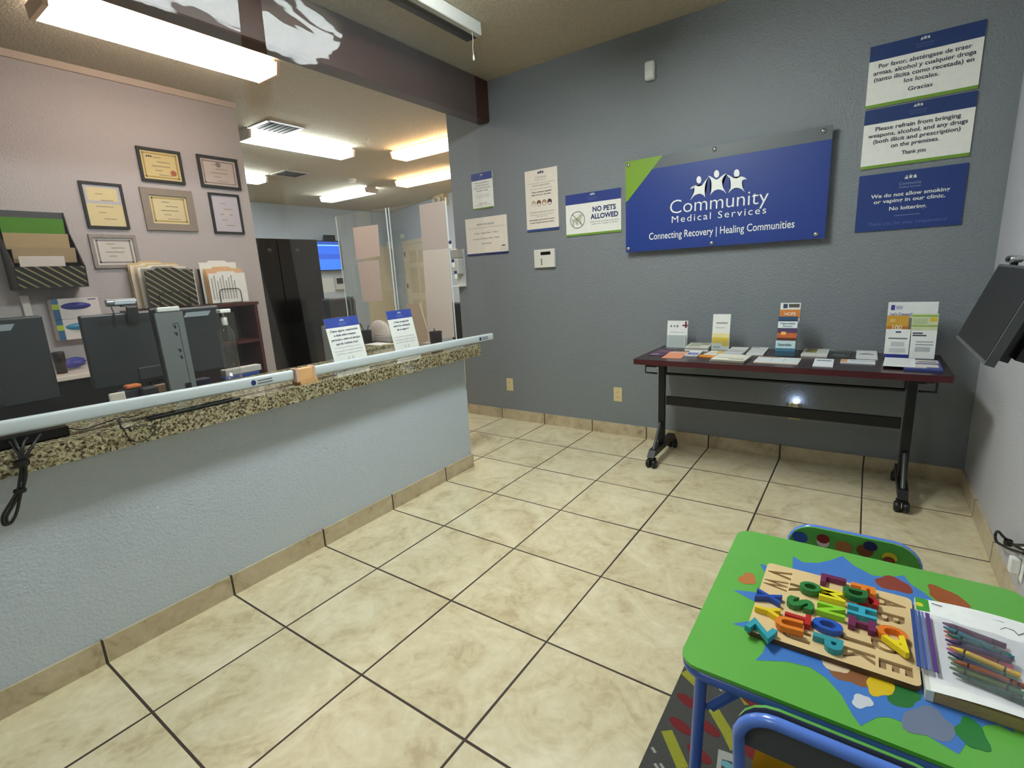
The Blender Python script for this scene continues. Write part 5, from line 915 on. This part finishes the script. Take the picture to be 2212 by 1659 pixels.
# plain patches of colour stand in for the printed cartoon (left out)
def blob(u, v, ru, rv, h, k):
    c_ = T(u, v, 0.0006 + 0.0002 * k); a_ = T(u + ru[0], v + ru[1], 0.0006 + 0.0002 * k) - c_; b_ = T(u + rv[0], v + rv[1], 0.0006 + 0.0002 * k) - c_
    wb_ = lambda j: 1 + 0.13 * math.sin(3 * 2 * math.pi * j / 22 + u) + 0.08 * math.sin(5 * 2 * math.pi * j / 22 + v)
    pts = [c_ + (a_ * math.cos(2 * math.pi * j / 22) + b_ * math.sin(2 * math.pi * j / 22)) * wb_(j) for j in range(22)]
    if (pts[1] - pts[0]).cross(pts[2] - pts[1]).z < 0: pts = pts[::-1]
    MB().poly(pts, mat(h, 0.35, coat=0.25)).build('colour_patch', tt)
blob(2005, 1562, (58, 22), (-14, 30), '6f7a94', 0); blob(2100, 1585, (34, 30), (-14, 22), '2a7a3a', 1); blob(1945, 1500, (40, 18), (-10, 22), '2c7038', 0); blob(1900, 1482, (30, 12), (-8, 20), 'd8b822', 1); blob(1830, 1450, (46, 26), (-10, 20), '8a5a38', 0); blob(1800, 1432, (34, 20), (-8, 12), 'd9c3a4', 1); blob(1862, 1515, (22, 6), (-6, 14), 'c9ced6', 1)
blob(1615, 1250, (18, 4), (-6, 12), 'b8743c', 0); blob(1930, 1262, (40, 14), (-10, 12), '8a3a2a', 0); blob(2045, 1290, (45, 22), (-8, 14), '9a5226', 0)
q.build('starburst', tt, label='blue starburst graphic')
for x, sx in ((TX0 + 0.035, 1), (TX1 - 0.035, -1)):
    for y_, sy in ((TY0 + 0.035, 1), (TY1 - 0.035, -1)):
        l = MB(); l.tube([(x, y_, TZ - 0.028), (x - sx * 0.012, y_ - sy * 0.004, 0.012)], 0.0125, bl, 12); lo = l.build('leg', t)
        MB().tube([(x - sx * 0.011, y_ - sy * 0.004, 0.045), (x - sx * 0.012, y_ - sy * 0.004, 0.0075 if RX0 < x < RX1 else 0.001)], 0.0148, mat('3f62b8', 0.5), 12).build('foot_cap', lo)
        b = MB(); b.obox((x + sx * 0.004, y_ + sy * 0.002, TZ - 0.125), (sx * 0.075, 0, 0.095), (0, sy * 0.003, 0), (0.01, 0, -0.008), bl); b.obox((x + sx * 0.014, y_ + sy * 0.010, TZ - 0.13), (sx * 0.08, 0, 0.1), (0, sy * 0.003, 0), (0.01, 0, -0.008), bl); b.build('brace', t)
# kids chairs
def kids_chair(label, cx, ytop, s, ztop, back_top, ph):
    """s = +1: chair whose back is on the far (+y) side"""
    t = thing('kids_chair', label, 'chair', (cx, ytop - s * 0.17, 0.0075), 'children’s folding chairs'); hw_ = 0.152; zb = 0.0205
    y = lambda d: ytop - s * d      # d = distance from the back towards the seat front
    def frame(): return [(cx - hw_ - 0.005, y(-0.03), zb), (cx - hw_, y(0.05), 0.30)] + [(cx - hw_, y(0.004), ztop - 0.06)] + arc((cx - hw_ + 0.06, y(0), ztop - 0.06), -X, Z, 0.06, 15, 90, 5) + arc((cx + hw_ - 0.06, y(0), ztop - 0.06), Z, X, 0.06, 0, 75, 5) + [(cx + hw_, y(0.004), ztop - 0.06), (cx + hw_, y(0.05), 0.30), (cx + hw_ + 0.005, y(-0.03), zb)]
    MB().tube(frame(), 0.0115, mat('5a82de', 0.25, coat=0.3), 12).build('back_frame', t)
    for d in (-1, 1):
        MB().tube([(cx + d * (hw_ - 0.022), y(0.08), 0.285), (cx + d * (hw_ - 0.018), y(0.30), zb)], 0.0105, mat('5a82de', 0.25, coat=0.3), 12).build('leg', t)
    b = MB(); gs = mat('58a648', 0.3, coat=0.4)
    zb0 = ztop - ph; p = [V(q) + V((0, s * -0.02, 0)) for q in ((cx - hw_ - 0.006, y(0.0), zb0), (cx + hw_ + 0.006, y(0.0), zb0))] + [V(q) + V((0, s * -0.02, 0)) for q in arc((cx + hw_ - 0.06, y(0.0), ztop - 0.06 + back_top), X, Z, 0.066, 0, 90, 5) + arc((cx - hw_ + 0.06, y(0.0), ztop - 0.06 + back_top), Z, -X, 0.066, 0, 90, 5)]
    b.prism(p, (0, s * 0.006, 0), gs); bo = b.build('backrest', t)
    MB().prism([q_ + V((0, s * 0.0062, 0)) for q_ in p], (0, s * 0.001, 0), mat('4a4d50', 0.6)).build('grey_back', bo)  # thin grey sheet over the rear face of the backrest
    st = MB(); st.prism([V((x_, y_, 0.30)) for x_, y_ in ((cx - 0.135, y(0.045)), (cx + 0.135, y(0.045)), (cx + 0.145, y(0.30)), (cx - 0.145, y(0.30)))], (0, 0, 0.02), mat('c78d22', 0.35, var=0.08)); st.build('seat', t, label='orange yellow seat')
    MB().tube([(cx - hw_ + 0.01, y(0.06), 0.285), (cx + hw_ - 0.01, y(0.06), 0.285)], 0.008, bl, 8).build('seat_bar', t)
    return bo
bo = kids_chair('small green backed chair on the far side of the kids table', 1.783, 1.213, 1, 0.512, 0.006, 0.16)
# plain round patches on the far chair's back, instead of the printed characters
yb_ = 1.213 - 0.0226
for k, (u, v, h, rr) in enumerate(((1728, 1160, '2c4f9a', 0.02), (1778, 1172, 'c9c4c0', 0.016), (1778, 1164, '7a2224', 0.016), (1822, 1182, '9a6b42', 0.021), (1868, 1190, '6d4326', 0.02), (1880, 1180, '24294f', 0.016), (1922, 1205, 'c9b42c', 0.017), (1920, 1212, '6d3a26', 0.014))):
    c_ = P(u, v, 1, yb_ - 0.0004 * k); MB().ell((c_.x, yb_ - 0.0006 - 0.0003 * k, c_.z), (rr, 0, 0), (0, 0, rr * 0.9), mat(h, 0.35)).build('colour_patch', bo)
kids_chair('small blue tube chair with orange seat at the near side of the kids table', 1.785, 0.425, -1, 0.522, 0.008, 0.085)
# ------------------------------------------------------------ alphabet puzzle
PX0, PX1, PY0, PY1 = 1.604, 1.901, 0.644, 0.942; pz0 = TZ + 0.0016
ply = mat('d8bd8c', 0.6, var=0.08, scale=30); plyd = mat('8d7350', 0.8, var=0.15, scale=30); edgep = mat('5a3f26', 0.7)
t = thing('alphabet_puzzle_board', 'light wooden alphabet puzzle board with letter shaped recesses on the kids table', 'puzzle board', (1.75, 0.79, pz0))
q = MB(); q.prism(rrect(PX0, PX1, PY0, PY1, 0.012, pz0), (0, 0, 0.005), plyd, edgep); q.build('backing', t)
q = MB(); q.prism(rrect(PX0, PX1, PY0, PY1, 0.012, pz0 + 0.0052), (0, 0, 0.006), ply, edgep); top = q.build('recessed_face', t); bmx = bmesh.new(); bmx.from_mesh(top.data); bmesh.ops.remove_doubles(bmx, verts=bmx.verts, dist=1e-5); bmesh.ops.recalc_face_normals(bmx, faces=bmx.faces); bmx.to_mesh(top.data); bmx.free()
zb_ = pz0 + 0.0112
UX, UY = V((0, -1, 0)), V((1, 0, 0))   # reading direction and letter "up" on the board
def Bp(u, v): p = P(u, v, 2, zb_); return V((p.x, p.y, 0))
rec = [('A', 1927, 1305), ('B', 1925, 1336), ('D', 1918, 1398), ('E', 1937, 1443), ('J', 1860, 1385), ('K', 1858, 1418), ('Q', 1738, 1252), ('R', 1734, 1275), ('V', 1686, 1240), ('W', 1677, 1262), ('U', 1722, 1372)]
for ch_, u, v in rec:
    for bold_ in (0.045, 0.035, 0.025, 0.012, 0.0):
        c_ = Bp(u, v); c_.z = zb_ - 0.0105; cut = MB()
        cut.text(ch_, c_ - UY * 0.025, UX, UY, ply, height=0.05, width={'J': 0.026, 'E': 0.03, 'W': 0.042}.get(ch_, 0.036), bold=bold_, depth=0.02)
        co_ = cut.build('cutter'); bmx = bmesh.new(); bmx.from_mesh(co_.data); bmesh.ops.remove_doubles(bmx, verts=bmx.verts, dist=1e-5); bmesh.ops.recalc_face_normals(bmx, faces=bmx.faces); bmx.to_mesh(co_.data); bmx.free()
        md = top.modifiers.new('recess', 'BOOLEAN'); md.object = co_; md.operation = 'DIFFERENCE'; md.solver = 'EXACT'
        bpy.context.view_layer.update(); me = bpy.data.meshes.new_from_object(top.evaluated_get(bpy.context.evaluated_depsgraph_get())); top.modifiers.clear(); ar = lambda q_: sum(p.area for p in q_.polygons if p.normal.z > 0.9)
        bpy.data.objects.remove(co_)
        if ar(top.data) - 0.0019 < ar(me) < ar(top.data) - 0.0001: top.data = me; break
BOLD = {'M': 0.03, 'N': 0.04, 'A': 0.04, 'S': 0.045}
def piece(ch_, u, v, h, cname, where, z=0.0, rot=0.0, hgt=0.051, wd=0.038, tilt=0.0):
    zz = zb_ + z; p = P(u, v, 2, zz + 0.012); m_ = MB(); m_.text('H' if ch_ == 'I' else ch_, -Y * (hgt / 2), X, Y, mat(h, 0.4, var=0.04), height=hgt, width=wd, bold=BOLD.get(ch_, 0.04), depth=0.013)
    M = Matrix.Translation((p.x, p.y, zz + 0.0004)) @ Matrix.Rotation(-math.pi / 2 + rot, 4, 'Z') @ Matrix.Rotation(tilt, 4, 'X'); m_.xform(M)
    o = m_.build('wooden_letter'); tag(o, f'{cname} wooden letter {ch_} {where}', 'wooden letter', 'wooden alphabet letters')
piece('X', 1662, 1288, '1f49a8', 'dark blue', 'on the puzzle board'); piece('Y', 1659, 1318, 'e3c61c', 'bright yellow', 'on the puzzle board', hgt=0.048); piece('Z', 1646, 1358, '2d97a8', 'teal', 'slipping off the lower left corner of the puzzle board', 0.001, -0.35, 0.05, 0.042)
piece('S', 1731, 1303, '2c7a3a', 'green', 'on the puzzle board'); piece('T', 1725, 1333, 'b32024', 'red', 'on the puzzle board', 0, 0, 0.048, 0.036); piece('U', 1707, 1347, 'dd7b22', 'orange', 'lying across its slot on the puzzle board', 0.004, 0.1, 0.05, 0.038); piece('O', 1752, 1268, '2c7a3a', 'green', 'lying tilted on the puzzle board', 0.003, 0.3, 0.042, 0.04)
piece('L', 1802, 1254, '6d2450', 'plum', 'at the upper edge of the puzzle board', 0, 0, 0.05, 0.038); piece('M', 1800, 1285, 'e8dc26', 'bright yellow', 'between the plum L and green N'); piece('N', 1797, 1317, '8fcf2c', 'lime green', 'on the puzzle board'); piece('O', 1790, 1350, '1f55b8', 'blue', 'on the puzzle board', 0, 0, 0.052, 0.04); piece('P', 1790, 1388, '2d8f9c', 'teal', 'near the front edge of the puzzle board')
piece('F', 1866, 1272, 'e07f28', 'orange', 'under the green D at the upper edge of the puzzle', 0, 0, 0.046, 0.032); piece('G', 1876, 1296, 'b01c20', 'red', 'half hidden under the green D', 0, 0, 0.04, 0.032); piece('D', 1850, 1282, '256b34', 'dark green', 'lying on top of two other letters', 0.0126, 0.05, 0.046, 0.038); piece('H', 1864, 1321, '34a3bd', 'sky blue', 'on the puzzle board'); piece('I', 1862, 1346, '6d2450', 'plum', 'on the puzzle board', 0, math.pi / 2, 0.034, 0.048)
piece('C', 1929, 1365, 'e0761f', 'orange', 'beside the bag zipper on the puzzle board', 0, 0.1, 0.048, 0.036); piece('A', 1945, 1393, 'ecd521', 'bright yellow', 'lying turned around beside the bag zipper', 0.004, -1.1, 0.046, 0.042)
# ------------------------------------------------------------ colouring book and bag of crayons
bz = TZ + 0.0012; t = thing('coloring_book', 'open white colouring book lying at the corner of the kids table', 'book', (2.02, 0.78, bz))
q = MB(); q.obox((1.918, 0.632, bz), (0.19, 0.0, 0), (0, 0.30, 0), (0, 0, 0.022), mat('a58a62', 0.8, var=0.2, scale=200)); q.build('page_block', t)
pg = mat('eef0f0', 0.6); q = MB(); n_ = 10; vs = []
for i in range(n_ + 1):
    f = i / n_; zz = bz + 0.0225 + 0.006 * math.sin(f * math.pi) ; x = 1.912 + 0.2 * f; vs += [(x, 0.63, zz), (x, 0.934, zz)]
q.add(vs, [(2 * i, 2 * i + 2, 2 * i + 3, 2 * i + 1) for i in range(n_)], pg, True); q.build('open_page', t)
q = MB(); q.obox((1.905, 0.63, bz), (0.012, 0, 0), (0, 0.302, 0), (0.0, 0, 0.022), mat('d8dcd4', 0.4)); q.obox((1.906, 0.885, bz + 0.0221), (0.024, 0.0, 0.0), (0, 0.048, 0), (0, 0, 0.002), mat('3f9a34', 0.5)); q.ell((1.912, 0.905, bz + 0.0245), (0.007, 0, 0), (0, 0.008, 0), mat('d8cf3a', 0.5)); q.build('spine', t)
ln = mat('3a3a40', 0.7); bk_ = MB(); 
for pts in ([(2160, 1360), (2172, 1356), (2190, 1362), (2200, 1372), (2212, 1368)], [(2110, 1462), (2125, 1480), (2150, 1492), (2175, 1500), (2190, 1512), (2200, 1506), (2212, 1512)], [(2012, 1303), (2035, 1310)], [(2110, 1328), (2168, 1345)]): bk_.tube([P(u, v, 2, bz + 0.0275) for u, v in pts], 0.0008, ln, 5)
bk_.build('line_drawing', t)
crz = bz + 0.034; cols = ['5a2350', '7a2a3c', 'c2552a', 'd9713a', 'b53a5c', '8a2f78', 'c93a7a', '6fa56a', '4a8a4a', '2f6a3a', '566a2a', '1f4a3a', '2a6a7a', '1d5a5a', '3a2a5a', 'd9b02a', '232a4a', '8a4a2a']
names_ = ['plum', 'maroon', 'burnt orange', 'orange', 'rose', 'violet', 'magenta', 'pale green', 'leaf green', 'dark green', 'olive', 'forest green', 'blue teal', 'deep teal', 'indigo', 'yellow', 'navy', 'brown']
bg = thing('crayon_bag', 'clear zip bag with blue purple zipper lying on the colouring book', 'zip bag', (1.98, 0.77, bz))
p0, p1 = P(2044, 1348, 2, crz), P(2066, 1462, 2, crz)
for k in range(18):
    f = (k % 12) / 11.5; lay = 0 if k < 12 else 1
    if lay: f = (k - 12 + 1.5) / 8.0
    a = p0 + (p1 - p0) * f + V((0.004 * math.sin(k * 3.1), 0, 0)); d = V((0.087, -0.022 - 0.014 * math.sin(k * 1.7), 0)); a.z = crz + 0.0095 * lay; m_ = mat(cols[k], 0.5, var=0.08)
    t = thing('crayon', f'{names_[k]} crayon inside the clear zip bag', 'crayon', a, 'crayons in the zip bag')
    e = d.normalized(); MB().tube([a + e * 0.008, a + d], 0.0052, m_, 9).build('wrapper', t); MB().tube([a - e * 0.006, a + e * 0.008], [0.0018, 0.0045], m_, 9).build('tip', t)
    for s_ in (0.014, 0.07): MB().tube([a + e * s_, a + e * (s_ + 0.003)], 0.0054, black, 9, caps=False).build('printed_band', t)
bagm = clear_mat('bag_plastic', tint=(0.93, 0.93, 0.96), haze=0.1, hazecol=(0.8, 0.82, 0.88), gloss=0.06, rough=0.08)
q = MB(); nx, ny = 22, 16; vs = []
for i in range(nx + 1):
    for j in range(ny + 1):
        f, g_ = i / nx, j / ny; x = 1.893 + 0.19 * f; yy = 0.662 + (0.205) * g_; bump = 0.021 * max(0.0, math.sin(max(0, min(1, (f - 0.2) / 0.75)) * math.pi)) * math.sin(g_ * math.pi) ** 0.6
        vs.append((x, yy - 0.02 * f, bz + 0.0325 + bump + 0.0012 * math.sin(f * 17 + g_ * 9)))
q.add(vs, [(i * (ny + 1) + j, (i + 1) * (ny + 1) + j, (i + 1) * (ny + 1) + j + 1, i * (ny + 1) + j + 1) for i in range(nx) for j in range(ny)], bagm, True); q.build('plastic_film', bg)
q = MB()
for x, wd, h in ((1.893, 0.006, '2f4a8c'), (1.90, 0.004, '4a62a0'), (1.9055, 0.004, '3a549a'), (1.911, 0.004, '6a7ab0'), (1.918, 0.007, '5a3a80')): q.obox((x, 0.672, bz + 0.0332), (wd, 0, 0), (0, 0.19, 0), (0, 0, 0.0012), mat(h, 0.35))
q.build('zipper', bg, label='blue and purple zipper strip')
